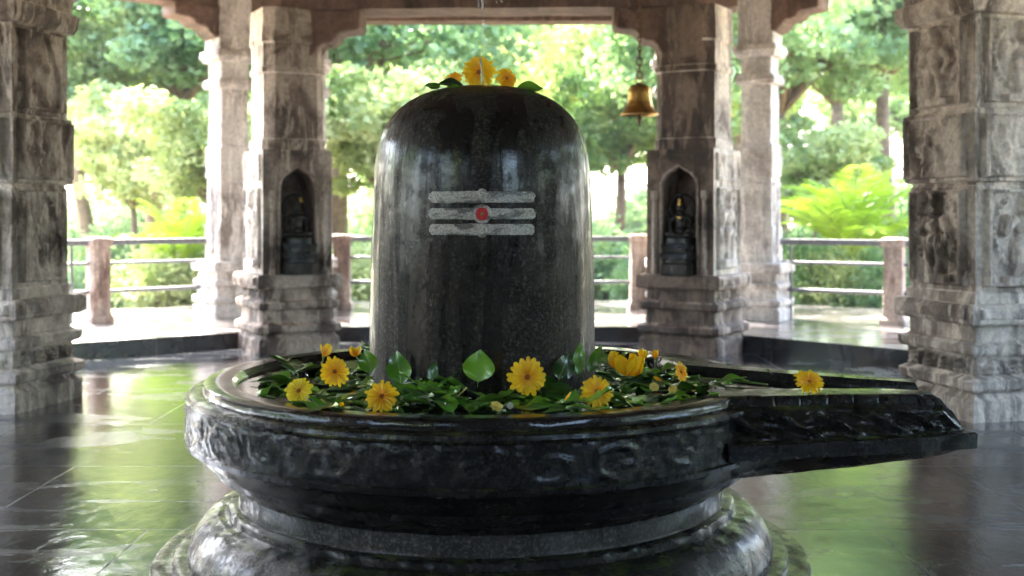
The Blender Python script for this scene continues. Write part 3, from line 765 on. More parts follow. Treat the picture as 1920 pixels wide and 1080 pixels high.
# ------------------------------------------------------------------ linga
prof_px = [(0, 160), (30, 160.8), (60, 163.5), (84, 168), (105, 174), (127, 184), (145, 196), (158, 207), (170, 220), (181, 236), (189, 252), (194.5, 268), (198.5, 287), (201, 308), (203, 335), (204.5, 365), (205.5, 400), (206.5, 440), (208, 490), (209.5, 540), (211, 600), (212, 660), (212.5, 720), (212.5, 760)]
kz = 4.49 / F
prof = [(a * 4.53 / math.sqrt(F * F + a * a), H - (y - HZ) * kz) for a, y in prof_px]
def interp_prof(z):
    for (r0, z0), (r1, z1) in zip(prof[:-1], prof[1:]):
        if z1 <= z <= z0: return r0 + (r1 - r0) * (z0 - z) / (z0 - z1)
    return prof[-1][0]
# resample smoothly
fine = []
for i in range(len(prof) - 1):
    p0 = prof[max(0, i - 1)]; p1 = prof[i]; p2 = prof[i + 1]; p3 = prof[min(len(prof) - 1, i + 2)]
    for j in range(4):
        s = j / 4
        fine.append(tuple(.5 * ((2 * p1[q]) + (-p0[q] + p2[q]) * s + (2 * p0[q] - 5 * p1[q] + 4 * p2[q] - p3[q]) * s * s + (-p0[q] + 3 * p1[q] - 3 * p2[q] + p3[q]) * s ** 3) for q in (0, 1)))
fine.append(prof[-1]); fine[0] = (0.0005, prof[0][1])
def lf(r, z, t, i):
    d = .0016 * nf(r * math.cos(t) * 3, r * math.sin(t) * 3, z * 2.2, 4) + .0010 * nz(math.cos(t) * 9, math.sin(t) * 9, z * 1.2)
    k = min(1, r / .2); return (r + d * k * 1.6, z + d * (1 - k))
V, Fc = lathe(fine, 160, lf)
ling = empty('shiva_linga', (CX, CY, 0), 0, 'tall wet black stone linga with three white ash stripes and a red dot', 'linga')
fixn(mesh('shaft', V, Fc, LINGA, ling, True))
def on_linga(px, py, off):                  # ray from the camera to the linga surface
    d = Vector(((px - 960) / F, 1, -(py - HZ) / F)); lo = 3.9; 
    for it in range(400):
        p = Vector((0, 0, H)) + d * lo
        if math.hypot(p.x - CX, p.y - CY) <= interp_prof(p.z) + off: break
        lo += .002
    for it in range(20): pass
    p = Vector((0, 0, H)) + d * lo
    r = interp_prof(p.z) + off; a = math.atan2(p.y - CY, p.x - CX)
    # exact radius at this bearing
    return Vector((math.cos(a) * r, math.sin(a) * r, p.z))
def patch(name, inside, x0, x1, y0, y1, m, off=.0014, nx=100, ny=12, hfn=None):
    """closed thin patch: rows over y, each row clipped to the outline half-width fn"""
    V = []; Fc = []
    for j in range(ny + 1):
        y = y0 + (y1 - y0) * j / ny; a, b = inside(y)
        for i in range(nx + 1):
            x = a + (b - a) * i / nx
            e = (i in (0, nx) or j in (0, ny)); V.append(on_linga(x, y, -0.002 if e else off + .0008 * nf(x * .15, y * .15, 0, 3)))
    for j in range(ny):
        for i in range(nx):
            k = j * (nx + 1) + i; Fc.append((k, k + 1, k + nx + 2, k + nx + 1))
    return mesh(name, V, Fc, m, ling, True)
for (y0, y1, xa, xb) in ((357.5, 381.5, 803.5, 1005), (389, 412.5, 802, 1006), (418.5, 442, 803, 1004)):
    rr = (y1 - y0) / 2; ym = (y0 + y1) / 2
    def ins(y, rr=rr, ym=ym, xa=xa, xb=xb):
        e = rr - math.sqrt(max(0, rr * rr - (y - ym) ** 2)); w = 2.2 * nz(y * .4, ym, 0)
        return xa + e + w, xb - e + w
    patch('ash_stripe', ins, xa, xb, y0, y1, ASH)
def disc(name, cx_, cy_, rx, ry, m, off):
    def ins(y):
        e = math.sqrt(max(0, 1 - ((y - cy_) / ry) ** 2)) * rx + .05; return cx_ - e, cx_ + e
    return patch(name, ins, 0, 0, cy_ - ry, cy_ + ry, m, off, 16, 16)
disc('ash_drop', 904, 366, 10.5, 13, ASH2, .005); disc('ash_drop', 904, 434, 10, 12.5, ASH2, .005)
disc('ash_ring', 904, 401, 18.5, 18.5, ASH2, .006); disc('red_dot', 903.5, 401, 12.5, 13, RED, .010)
disc('dot_centre', 904, 401, 3, 3, STEM, .013)

# ------------------------------------------------------------------ yoni pedestal
yo = empty('yoni_pedestal', (CX, CY, 0), 0, 'round black stone yoni basin with a carved spout pointing right', 'pedestal')
ZT = 0.685; RI = .939; CH0, CH1 = R(-27), R(11.5)
NY = 720
up = [(.30, .645), (.80, .645), (.900, .648), (.925, .655), (RI, ZT - .012), (RI + .010, ZT - .001), (1.00, ZT), (1.040, ZT - .001), (1.050, ZT - .006), (1.052, ZT - .026), (1.056, ZT - .031), (1.094, ZT - .034), (1.103, ZT - .039), (1.106, ZT - .052), (1.117, ZT - .056)]
bandz = [(1.117 , ZT - .056 - i * (.135 / 18)) for i in range(1, 19)]
lowp = [(1.120, .488), (1.116, .470), (1.098, .462), (1.088, .458), (1.070, .430), (1.045, .405), (1.030, .392), (1.022, .388), (1.018, .372), (.985, .345), (.955, .330), (.938, .322), (.934, .312), (.925, .305)]
P_all = up + bandz + lowp
def scrollh(t, v):                          # carved scrollwork on the band; v 0..1
    s = t / (2 * PI) * 30; c = (s % 1) * 2 - 1; row = int(s)
    y = (v * 2 - 1) * .9 * (1 if row % 2 else -1)
    r_ = math.hypot(c, y); ph = math.atan2(y, c)
    h = max(0, math.sin(7.5 * r_ - ph * 1.0 + row)) * sstep(1.15, .7, r_)
    h = .7 * h + .8 * max(0, nf(t * 14, v * 3, 0, 4)) + .35 * max(0, math.sin(9 * c + 4 * y)) * sstep(.6, 1.0, r_)
    return h * sstep(0, .12, v) * sstep(1, .88, v)
def yf(r, z, t, i):
    tt = (t + PI) % (2 * PI) - PI
    if CH0 < tt < CH1 and r > .91 and z > .626: z = .626 + (.002 if r < 1 else 0)
    nb = len(up)
    if nb <= i < nb + 18:
        v = (i - nb) / 17; r = r - .005 + .0075 * scrollh(t, v) + .0025 * nf(t * 40, v * 6, 3, 5)
    else:
        k = .0022 if i > 3 else 0
        r += k * nf(math.cos(t) * 9, math.sin(t) * 9, z * 14, 3); z += k * .5 * nf(math.cos(t) * 8 + 4, math.sin(t) * 8, r * 9, 3)
    return r, z
V, Fc = lathe(P_all, NY, yf)
o = mesh('basin', V, Fc, [YONI, YRIM], yo)
nb = 6
for p in o.data.polygons:
    ring_i = p.index // NY
    if 3 <= ring_i <= 8: p.material_index = 1
fixn(o); autosmooth(o, 40)
V, Fc = lathe([(.925, .312), (.922, .300), (.918, .25), (.922, .236), (.930, .232)], 256, lambda r, z, t, i: (r + .003 * nf(math.cos(t) * 8, math.sin(t) * 8, z * 20, 3), z)); autosmooth(fixn(mesh('neck', V, Fc, NECK, yo)))
pl = [(.90, .236), (.952, .232), (.960, .226), (.962, .205), (.968, .200), (1.00, .196), (1.03, .183), (1.058, .160), (1.082, .130), (1.098, .10), (1.106, .072), (1.106, .055), (1.10, .047), (1.15, .044), (1.158, .040), (1.16, .026), (1.166, .024), (1.225, .022), (1.235, .018), (1.238, .002)]
def pf_(r, z, t, i):
    if 4 <= i <= 11:
        k = .006 * nf(math.cos(t) * 22, math.sin(t) * 22, z * 7, 4); return r + k, z + k * .6
    k = .004 * nf(math.cos(t) * 12, math.sin(t) * 12, z * 7, 3); return r + k, z
pl2 = []
for (a, b) in zip(pl[:-1], pl[1:]):
    q = 3 if math.hypot(a[0] - b[0], a[1] - b[1]) > .025 else 1
    for j in range(q): pl2.append((a[0] + (b[0] - a[0]) * j / q, a[1] + (b[1] - a[1]) * j / q))
pl2.append(pl[-1])
V, Fc = lathe(pl2, 360, pf_); autosmooth(fixn(mesh('foot_moulding', V, Fc, YONI, yo)), 38)

# spout: longitudinal rails, absolute coordinates; each rail = list of control points (x, y, z)
def crv(pts, u):                             # piecewise Catmull-Rom through control points, u 0..1
    n = len(pts) - 1; s = min(n - 1e-6, u * n); i = int(s); s -= i
    g_ = lambda k: pts[min(n, max(0, k))]
    return tuple(.5 * (2 * g_(i)[q] + (-g_(i - 1)[q] + g_(i + 1)[q]) * s + (2 * g_(i - 1)[q] - 5 * g_(i)[q] + 4 * g_(i + 1)[q] - g_(i + 2)[q]) * s * s + (-g_(i - 1)[q] + 3 * g_(i)[q] - 3 * g_(i + 1)[q] + g_(i + 2)[q]) * s ** 3) for q in range(3))
zt = ZT + .003
rails = {
 'bb': [(.60, 5.05, .40), (.95, 4.72, .42), (1.25, 4.50, .44), (1.47, 4.38, .46)],       # back bottom
 'bl': [(.66, 5.16, .50), (1.00, 4.78, .50), (1.30, 4.55, .505), (1.56, 4.42, .51)],
 'bt': [(.58, 5.12, zt - .02), (.98, 4.70, zt - .02), (1.26, 4.48, zt - .02), (1.47, 4.36, zt - .03)],
 'b0': [(.60, 5.08, zt), (.96, 4.68, zt), (1.25, 4.47, zt), (1.46, 4.345, zt)],
 'b1': [(.70, 4.74, zt), (1.00, 4.52, zt), (1.28, 4.355, zt), (1.475, 4.255, zt - .002)],
 'b2': [(.705, 4.735, zt - .008), (1.00, 4.512, zt - .008), (1.28, 4.348, zt - .008), (1.478, 4.25, zt - .010)],
 'c0': [(.70, 4.70, .628), (1.00, 4.49, .622), (1.29, 4.33, .616), (1.50, 4.235, .612)],
 'c1': [(.70, 4.10, .628), (1.00, 4.12, .622), (1.29, 4.12, .616), (1.50, 4.11, .612)],
 'f2': [(.69, 4.085, zt - .008), (1.00, 4.105, zt - .008), (1.29, 4.105, zt - .008), (1.475, 4.095, zt - .014)],
 'f1': [(.69, 4.075, zt), (1.00, 4.095, zt), (1.29, 4.095, zt), (1.465, 4.085, zt - .006)],
 'f0': [(.64, 3.905, zt - .002), (.95, 3.955, zt - .002), (1.27, 3.99, zt - .004), (1.455, 4.02, zt - .010)],
 'g0': [(.64, 3.890, zt - .012), (.95, 3.945, zt - .012), (1.28, 3.980, zt - .012), (1.480, 4.01, zt - .022)],
 'g1': [(.66, 3.880, zt - .034), (.95, 3.935, zt - .034), (1.28, 3.970, zt - .034), (1.500, 4.00, zt - .050)],
 'g2': [(.68, 3.86, .645), (.97, 3.91, .645), (1.29, 3.955, .640), (1.510, 3.99, .628)],
 'h0': [(.70, 3.78, .560), (1.00, 3.84, .562), (1.31, 3.90, .563), (1.545, 3.965, .565)],
 'h1': [(.70, 3.745, .556), (1.00, 3.815, .558), (1.32, 3.88, .560), (1.572, 3.95, .562)],
 'i0': [(.70, 3.740, .550), (1.00, 3.808, .552), (1.32, 3.872, .554), (1.580, 3.945, .556)],
 'i1': [(.70, 3.745, .502), (1.00, 3.812, .504), (1.32, 3.875, .504), (1.580, 3.95, .506)],
 'j0': [(.70, 3.79, .490), (1.00, 3.85, .494), (1.32, 3.905, .498), (1.545, 3.98, .502)],
 'j1': [(.66, 3.83, .455), (.98, 3.88, .468), (1.30, 3.935, .478), (1.520, 4.00, .486)],
 'k0': [(.60, 3.90, .400), (.95, 3.94, .425), (1.26, 3.98, .448), (1.480, 4.03, .466)],
}
order = ['bb', 'bl', 'bt', 'b0', 'b1', 'b2', 'c0', 'c1', 'f2', 'f1', 'f0', 'g0', 'g1', 'g2', 'h0', 'h1', 'i0', 'i1', 'j0', 'j1', 'k0']
nu = 150; rows = []
for a, b in zip(order, order[1:] + ['bb']):
    q = {('g2', 'h0'): 22, ('b0', 'b1'): 6, ('f1', 'f0'): 4, ('i0', 'i1'): 6, ('b2', 'c0'): 2, ('c0', 'c1'): 6, ('g0', 'g1'): 3}.get((a, b), 1)
    for j in range(q): rows.append((a, b, j / q))
V = []; Fc = []; m_ = len(rows)
for i in range(nu + 1):
    u = i / nu
    for (a, b, s) in rows:
        pa = crv(rails[a], u); pb = crv(rails[b], u); p = [pa[q] + (pb[q] - pa[q]) * s for q in range(3)]
        d = 0.0
        if (a, b) == ('g2', 'h0') and 0 < s:
            # slanting carved folds
            ph = u * 38 - s * 5.0 + 2.0 * nz(u * 5, s * 1.5, 3); fo = max(0, math.sin(ph)) ** 1.3 * (.6 + .8 * abs(nz(u * 9, 2, s)))
            d = (.050 * fo * (1.15 - .75 * u) + .007 * nf(u * 14, s * 4, 1, 4)) * sstep(0, .12, s) * sstep(1, .80, s) * sstep(1.0, .90, u)
            p[2] += d * .5; p[1] -= d
        else:
            e = .0030 * nf(p[0] * 9, p[1] * 9, p[2] * 12, 3); p[1] += e; p[2] += e * .4
            if a in ('f0', 'g0', 'g1') : p[1] += .006 * nz(u * 18, 0, 0) + (.006 if (u * 11) % 1 < .08 else 0)
        V.append((p[0] - CX, p[1] - CY, p[2]))
for i in range(nu):
    for k in range(m_): Fc.append((i * m_ + k, (i + 1) * m_ + k, (i + 1) * m_ + (k + 1) % m_, i * m_ + (k + 1) % m_))
# tip cap: fan over body below the channel, as strips between mirrored rows
cap = [nu * m_ + k for k in range(m_)]
Fc.append(tuple(cap)); Fc.append(tuple(reversed([k for k in range(m_)])))
sp = mesh('spout', V, Fc, YONI, yo)
bm = bmesh.new(); bm.from_mesh(sp.data); bmesh.ops.recalc_face_normals(bm, faces=bm.faces)
bmesh.ops.triangulate(bm, faces=[f for f in bm.faces if len(f.verts) > 4]); bm.to_mesh(sp.data); bm.free(); autosmooth(sp, 42)

# water standing in the basin and channel
V = [(CX, CY, .661)]; Fc = []
n = 96
for k in range(n):
    t_ = 2 * PI * k / n; V.append((CX + .932 * math.cos(t_), CY + .932 * math.sin(t_), .661))
for k in range(n): Fc.append((0, 1 + k, 1 + (k + 1) % n))
tag(mesh('water', V, Fc, WATER), kind='structure')
tag(mesh('water', [(.60, 4.08, .6575), (1.0, 4.115, .6575), (1.29, 4.118, .6575), (1.475, 4.105, .6575), (1.475, 4.24, .6575), (1.28, 4.335, .6575), (1.0, 4.50, .6575), (.60, 4.78, .6575)], [tuple(range(8))], WATER), kind='structure')

# ------------------------------------------------------------------ leaves
def leaf_mesh(L, W, kind, curl=.25, fold=.25, seed=0, m=WL1):
    """leaf along +Y from the stalk at the origin, midrib at x=0"""
    nt_ = 40 if kind == 'lobed' else 16; ns = 3
    V = []; Fc = []
    for i in range(nt_ + 1):
        t = i / nt_
        if kind == 'ovate': w = math.sin(PI * min(1, t ** .82)) ** .9 * (1 - .15 * t)
        elif kind == 'lance': w = math.sin(PI * t) ** .9 * .55
        else:
            q = (t * 4.2) % 1; w = (.28 + .72 * (1 - abs(q - .62) / .62 if q < .62 else max(0, (1 - q) / .38))) * (1 - t) ** .45 * min(1, t * 5) * (1.1 if t < .7 else .9)
        w = max(w, .012) * W / 2
        bend = -curl * L * t * t + .04 * L * math.sin(t * 5 + seed)
        for s in range(-ns, ns + 1):
            x = s / ns * w
            back = -abs(s / ns) * .10 * L if kind == 'lobed' else 0
            z = bend + abs(x) * fold + .06 * W * math.sin(t * 9 + s * .8 + seed) * abs(s / ns)
            V.append((x, t * L + back * (0 if t < .05 else 1) * -1 * .6, z))
    k = 2 * ns + 1
    for i in range(nt_):
        for s in range(k - 1): Fc.append((i * k + s, i * k + s + 1, (i + 1) * k + s + 1, (i + 1) * k + s))
    # stalk
    mb = MB(); mb.V = list(V); mb.F = list(Fc)
    mb.tube([(0, -L * .16, -.004), (0, 0, 0), (0, L * .5, -curl * L * .25 + .001)], [L * .010, L * .010, L * .005], 5)
    me = bpy.data.meshes.new('leaf'); me.from_pydata(mb.V, [], mb.F); me.materials.append(m)
    me.polygons.foreach_set('use_smooth', [True] * len(me.polygons)); me.update()
    return me
lib = []
for i, (L, W, kd, cu, fo, mt) in enumerate((
    (.15, .10, 'lobed', .15, .15, WL1), (.18, .13, 'lobed', .05, .25, WL1), (.14, .11, 'lobed', .3, .1, WL2), (.13, .075, 'ovate', .2, .3, WL1),
    (.11, .07, 'ovate', -.1, .25, WL2), (.15, .06, 'lance', .2, .3, WL1), (.12, .05, 'lance', -.15, .35, WL2), (.10, .065, 'ovate', .35, .2, WL3), (.17, .12, 'lobed', .1, .2, WL3), (.14, .09, 'lobed', -.1, .3, WL2))):
    lib.append(leaf_mesh(L, W, kd, cu, fo, i * 1.7, mt))
def put_leaf(me, loc, rot, s=1.0, label='wet green leaf lying in the heap of leaves around the linga', cat='leaf', group='leaves strewn in the basin'):
    o = bpy.data.objects.new('leaf', me); C.objects.link(o); o.location = loc; o.rotation_euler = rot; o.scale = (s, s, s)
    return tag(o, label, cat, group)
cnt = 0
while cnt < 330:
    th = rnd.uniform(-PI, PI); r_ = rnd.uniform(.47, .89)
    deg = math.degrees(th)
    # denser in front (-90), right; thin at far left
    w = 1.0 if -165 < deg < 25 else .45
    if deg > 150 or deg < -165: w = .5
    if -75 > deg > -110 and r_ > .72: w = .55
    if rnd.random() > w: continue
    if r_ > .80 and rnd.random() < .4: continue
    hz = .662 + (.045 * (1 - (r_ - .47) / .42)) * rnd.random() + .012 * rnd.random()
    x = CX + r_ * math.cos(th); y = CY + r_ * math.sin(th)
    near = False
    qx, qy = 960 + x / y * F, HZ + (H - hz) / y * F
    for fx, fy, fr in ((561, 734, 32), (627, 700, 36), (716, 744, 38), (989, 710, 46), (1119, 735, 40), (1275, 700, 24), (1165, 695, 36), (896, 700, 30), (1195, 695, 24), (931, 764, 14)):
        if abs(qx - fx) < fr + 12 and fy - fr < qy < fy + fr + 26: near = True
    if near: hz = .6625
    if near and rnd.random() < .3: cnt += 1; continue
    me = lib[rnd.choice((0, 1, 2, 3, 3, 4, 4, 4, 5, 7, 8, 9, 3, 9))]
    kd = {0: 'lobed green', 1: 'long lobed green', 2: 'bright lobed green', 3: 'oval green', 4: 'small bright oval', 5: 'narrow green', 7: 'dark oval', 8: 'dark lobed', 9: 'bright broad lobed'}[lib.index(me)]
    plc = 'right of the linga by the channel mouth' if deg > -35 and deg < 40 else 'in the basin right of the front flowers' if -75 < deg <= -35 else 'at the front of the linga' if -110 < deg <= -75 else 'in the basin at the front left' if -150 < deg <= -110 else 'behind the linga in the basin' if 40 <= deg < 150 else 'at the left of the linga'
    put_leaf(me, (x, y, hz), (0.02, rnd.uniform(-.05, .05), rnd.uniform(0, 2 * PI)) if near else (rnd.uniform(-.15, .45), rnd.uniform(-.4, .4), rnd.uniform(0, 2 * PI)), rnd.uniform(.9, 1.25) if near else rnd.uniform(.95, 1.75), f'wet {kd} leaf lying {plc}', 'leaf', 'leaves strewn in the basin'); cnt += 1
# leaves standing against the linga: (px base, py base, height px, width px, mesh kind, lean, label)
def upright(px, py, hp, wp, tilt, m, label, off=.03):
    base = PZ(px, py, .672); fl = on_linga(min(1100, max(710, px)), py - 45, .02); D_ = min(base.y, fl.y + CY - .015); base = P(px, py, D_); k = base.y / F
    me = leaf_mesh(hp * k * 1.08, wp * k * (1.25 if px == 896 else 1.0), 'ovate', -.06, .22, px, m)
    o = put_leaf(me, base, (R(80), 0, 0), 1.0, label)
    o.rotation_euler = Euler((R(80), R(tilt * 1.6 + 4), R((px * 7) % 50 - 25)), 'XYZ'); return o
upright(896, 716, 56, 52, 0, WL2, 'broad upright green leaf leaning on the linga left of the central golden flower')
upright(752, 722, 60, 52, -8, WL1, 'dark upright leaf at the foot of the linga above the lower left flower')
upright(806, 716, 38, 22, 10, WL1, 'small narrow upright leaf at the foot of the linga, left of the broad one')
upright(1048, 712, 50, 46, 12, WL3, 'dark upright leaf right of the central golden flower')
upright(1082, 704, 60, 26, 2, WL2, 'tall narrow bright leaf at the right foot of the linga')
upright(1103, 698, 54, 24, 14, WL1, 'narrow leaf at the very right edge of the linga foot')
upright(696, 700, 44, 40, -12, WL1, 'upright leaf at the left edge of the linga foot')
# twigs in the channel
tw = MB(); tw.tube([PZ(1290, 708, .668), PZ(1350, 712, .672), PZ(1400, 716, .670), PZ(1440, 721, .666)], [.006, .005, .004, .003], 6)
tw.tube([PZ(1350, 712, .672), PZ(1375, 709, .684), PZ(1400, 707, .690)], [.004, .003, .002], 6)
tag(tw.build('twig', STEM, None, True), 'green twig lying in the dark channel of the spout', 'twig')
for i, (px, py, sc, k) in enumerate(((1372, 686, .35, 4), (1395, 690, .3, 3), (1430, 696, .4, 7), (1462, 700, .25, 3), (1575, 704, .28, 7), (1618, 706, .3, 7), (1310, 706, .7, 4), (1335, 712, .6, 2), (1220, 668, .5, 5), (1180, 662, .5, 3), (1140, 660, .55, 2))):
    p = PZ(px, py, ZT + .006); p.z += .004
    if px in (1310, 1335, 1220): p.z -= .012
    put_leaf(lib[k], p, (rnd.uniform(-.1, .2), rnd.uniform(-.2, .2), rnd.uniform(0, 6)), sc, 'tiny leaf scrap lying on the back edge of the spout' if px > 1360 else 'wet green leaf lying in the heap of leaves around the linga', 'leaf', 'leaf scraps along the spout' if px > 1360 else 'leaves strewn in the basin')

# ------------------------------------------------------------------ flowers
def flower(px, py, D, rp, face, label, pm=PETAL, npet=18, cup=.18, layers=2, tiltv=0.0, squash=1.0, stem=True, group='golden daisy flowers', seed=0, half=None):
    """face: (yaw to the right, pitch up) in degrees of the flower's axis away from pointing at the camera"""
    r = rp * D / F; rr_ = random.Random(px + seed)
    loc = P(px, py, D)
    t = empty('flower', loc, 0, label, 'flower', group)
    t.rotation_euler = (R(90 - face[1]), 0, R(face[0]))        # local +Z looks at the camera
    for ly in range(layers):
        mb = MB(); R_ = r * (1 - .16 * ly)
        for k in range(npet):
            a = 2 * PI * (k + .5 * ly) / npet + rr_.uniform(-.07, .07); l = R_ * rr_.uniform(.86, 1.06); w = R_ * 2 * PI / npet * rr_.uniform(.30, .41)
            if half and not (half[0] <= math.degrees(a) % 360 <= half[1]): l *= .75
            lift = cup + .12 * ly + rr_.uniform(-.10, .14); nl = 7; V = []; Fc = []
            tw_ = rr_.uniform(-.25, .25)
            for i in range(nl + 1):
                s = i / nl; ww = w * (.30 + .70 * math.sin(min(1, s * 1.25) * PI / 2)) * (1 if s < .8 else .93 if s < .95 else .62)
                for j in (-2, -1, 0, 1, 2):
                    y = s * l - (.045 * l if (i == nl and j in (-1, 1)) else 0) - (.05 * l if i == nl and abs(j) == 2 else 0)
                    x = j / 2 * ww; z = lift * y * (1 - .35 * s) + abs(j) * .0012 + tw_ * x * s - .12 * l * s * s * s + .0015 * ly
                    V.append((x, y + .0, z))
            for i in range(nl):
                for j in range(4): Fc.append((i * 5 + j, i * 5 + j + 1, i * 5 + j + 6, i * 5 + j + 5))
            mb.add(V, Fc, Matrix.Rotation(-a, 4, 'Z'))
        mb.build('petals', pm, t, True)
    c = MB(); c.ell((0, 0, r * .05), (r * .13, r * .13, r * .08), 16, 8)
    for k in range(26):
        a = k * 2.4; q = r * .13 * math.sqrt(k / 26); c.ell((q * math.cos(a), q * math.sin(a), r * .12), (r * .03, r * .03, r * .06), 6, 4)
    c.build('centre', DISC, t, True)
    if stem:
        s_ = MB(); s_.tube([(0, 0, -.002), (0, -r * .1, -r * .25), (0, -r * .4, -r * .5)], [r * .10, r * .06, r * .05], 6); s_.build('stem', STEM, t, True)
    return t
def onw(py_bottom, z=.668): return (H - z) * F / (py_bottom - HZ)
flower(561, 734, onw(754), 29, (-12, 25), 'lemon yellow flower at the far left of the basin', PETAL_L, 16, .25)
flower(627, 697, onw(738), 30, (20, 10), 'golden flower propped upright above the lemon yellow one at the left', PETAL, 18, .25)
flower(716, 744, onw(766), 34, (-4, 30), 'golden flower at the front left rim beside its reflection', PETAL, 18, .15)
flower(989, 707, onw(752) , 39, (4, 4), 'largest golden flower, facing front, leaning at the middle foot of the linga', PETAL, 18, .06, 2)
flower(1119, 735, onw(762), 34, (8, 24), 'golden flower at the front rim right of the largest one', PETAL, 20, .16)
flower(1275, 698, onw(724), 20, (45, 15), 'small golden flower seen side on near the start of the channel', PETAL, 14, .35)
flower(1517, 718, onw(732, ZT + .006), 30, (0, 48), 'golden flower sitting on the spout wall', PETAL, 22, .35, 3)
top_d = 4.44
flower(898, 136, top_d, 34, (-3, 4), 'largest golden flower on top of the linga', PETAL, 20, .08, 3)
flower(949, 148, top_d + .02, 23, (25, 12), 'smaller golden flower on the linga top, right of the largest', PETAL, 18, .20, 3)
flower(850, 151, top_d + .06, 21, (-25, 30), 'partly hidden golden flower on the linga top behind a leaf', PETAL, 16, .25)
flower(931, 764, onw(772), 13, (10, 50), 'small cream coloured blossom at the front edge of the leaves', PETAL_P, 8, .5, 2, group='small pale blossoms')
flower(1226, 727, onw(738), 11, (10, 40), 'tiny cream coloured blossom right of the front right flower', PETAL_P, 7, .5, 2, group='small pale blossoms')
flower(1262, 731, onw(742), 10, (-20, 40), 'tiny cream coloured blossom nearest the channel mouth', PETAL_P, 7, .5, 2, group='small pale blossoms')
def buds(px, py, D, sz, rotz, label, n=4):
    t = empty('flower', P(px, py, D), rotz, label, 'flower', 'crumpled yellow blossoms right of the linga')
    mb = MB(); k = D / F * sz; r3 = random.Random(px)
    for i in range(n):
        V = []; Fc = []; M = Euler((r3.uniform(.1, .9), r3.uniform(-.6, .6), i * 2 * PI / n + r3.uniform(-.3, .3))).to_matrix().to_4x4()
        for a in range(8):
            s = a / 7; w = math.sin(PI * min(1, s * .8 + .08)) * .36
            for j in (-2, -1, 0, 1, 2): V.append((j / 2 * w * k, (abs(j) * .06 * s) * k + .25 * s * s * k, s * k))
        for a in range(7):
            for j in range(4): Fc.append((a * 5 + j, a * 5 + j + 1, a * 5 + j + 6, a * 5 + j + 5))
        mb.add(V, Fc, M)
    mb.build('petals', PETAL, t, True)
    s_ = MB(); s_.tube([(0, 0, .002), (.01, -.01, -.02), (.03, -.02, -.03)], [.005, .003, .003], 6); s_.build('stem', STEM, t, True)
buds(1150, 690, onw(700) - .45, 30, .4, 'crumpled yellow blossom touching the right side of the linga', 4)
buds(1178, 704, onw(716) - .25, 40, 2.0, 'largest crumpled yellow blossom with upright petals right of the linga', 5)
buds(1196, 706, onw(716) - .22, 36, 4.0, 'tall pointed yellow blossom at the right end of the crumpled ones', 3)
buds(1208, 672, 5.05, 18, 1.0, 'small yellow petal cluster on the back rim behind the crumpled blossoms', 3)
buds(1229, 673, 4.98, 16, 2.0, 'yellow petal scrap on the back rim, furthest right', 3)
buds(606, 668, onw(738) + .05, 24, 2.5, 'thin bent yellow blossom above the propped flower at the left', 3)
buds(668, 668, 4.75, 20, .5, 'small orange yellow blossom at the back left of the linga foot', 3)

def loose_petal(px, py, z, ln, rot, m, label):
    V = []; Fc = []
    for i in range(7):
        q = i / 6; w = .28 * math.sin(PI * (.12 + .8 * q)) * ln
        for j in (-1, 0, 1): V.append((j * w, q * ln, .12 * ln * q * q + abs(j) * .08 * ln))
    for i in range(6):
        for j in range(2): Fc.append((i * 3 + j, i * 3 + j + 1, i * 3 + j + 4, i * 3 + j + 3))
    o = mesh('petal', V, Fc, m, None, True, PZ(px, py, z), rot); return tag(o, label, 'petal', 'loose petals')
WPET = simple('white petal', (0.75, 0.73, 0.66), 0.4, 0, .1, 50, .4)
for i, (px, py, m, where) in enumerate(((586, 757, WPET, 'below the lemon yellow flower'), (660, 752, WPET, 'between the two front left flowers'), (690, 728, WPET, 'above the front left flower'), (838, 752, WPET, 'left of the cream blossom'),
        (956, 768, WPET, 'just right of the cream blossom'), (1060, 752, PETAL, 'between the largest and the front right flower'), (1185, 745, WPET, 'right of the front right flower'), (1240, 716, PETAL, 'left of the side on flower'),
        (1300, 735, PETAL_P, 'near the channel mouth'), (780, 738, WPET, 'under the dark upright leaf'), (1212, 700, WPET, 'below the tall pointed blossom'), (1160, 722, WPET, 'below the crumpled blossoms'), (640, 764, PETAL, 'at the front left rim'), (860, 742, PETAL_P, 'in front of the broad upright leaf'), (1330, 722, WPET, 'beside the twig'))):
    cn_ = {WPET: 'white', PETAL: 'golden', PETAL_P: 'cream'}[m]
    loose_petal(px, py, .672 + .02 * rnd.random(), rnd.uniform(.028, .045), (rnd.uniform(.1, .7), rnd.uniform(-.4, .4), rnd.uniform(0, 6.28)), m, f'loose {cn_} petal {where}')

# leaves on top of the linga
def topleaf(px, py, D, L, W, rz, ry, rx, m, label):
    me = leaf_mesh(L * D / F, W * D / F, 'ovate', .12, .3, px, m); o = put_leaf(me, P(px, py, D), (rx, ry, rz), 1, label, 'leaf', 'leaves on top of the linga'); return o
topleaf(968, 168, 4.42, 52, 30, R(-90), R(-38), R(12), WL2, 'bright pointed leaf at the right of the linga top')
topleaf(872, 162, 4.43, 56, 26, R(82), R(42), R(15), WL3, 'dark green leaf at the linga top lying over the hidden flower')
topleaf(826, 163, 4.40, 32, 22, R(80), R(35), R(10), WL1, 'small leaf at the left end of the linga top')
topleaf(985, 171, 4.40, 22, 12, R(-100), R(-10), R(-15), WL1, 'sliver of leaf under the bright pointed leaf on the linga top')
topleaf(862, 166, 4.36, 26, 16, R(110), R(30), R(10), WL2, 'small leaf tucked below the dark leaf on the linga top')
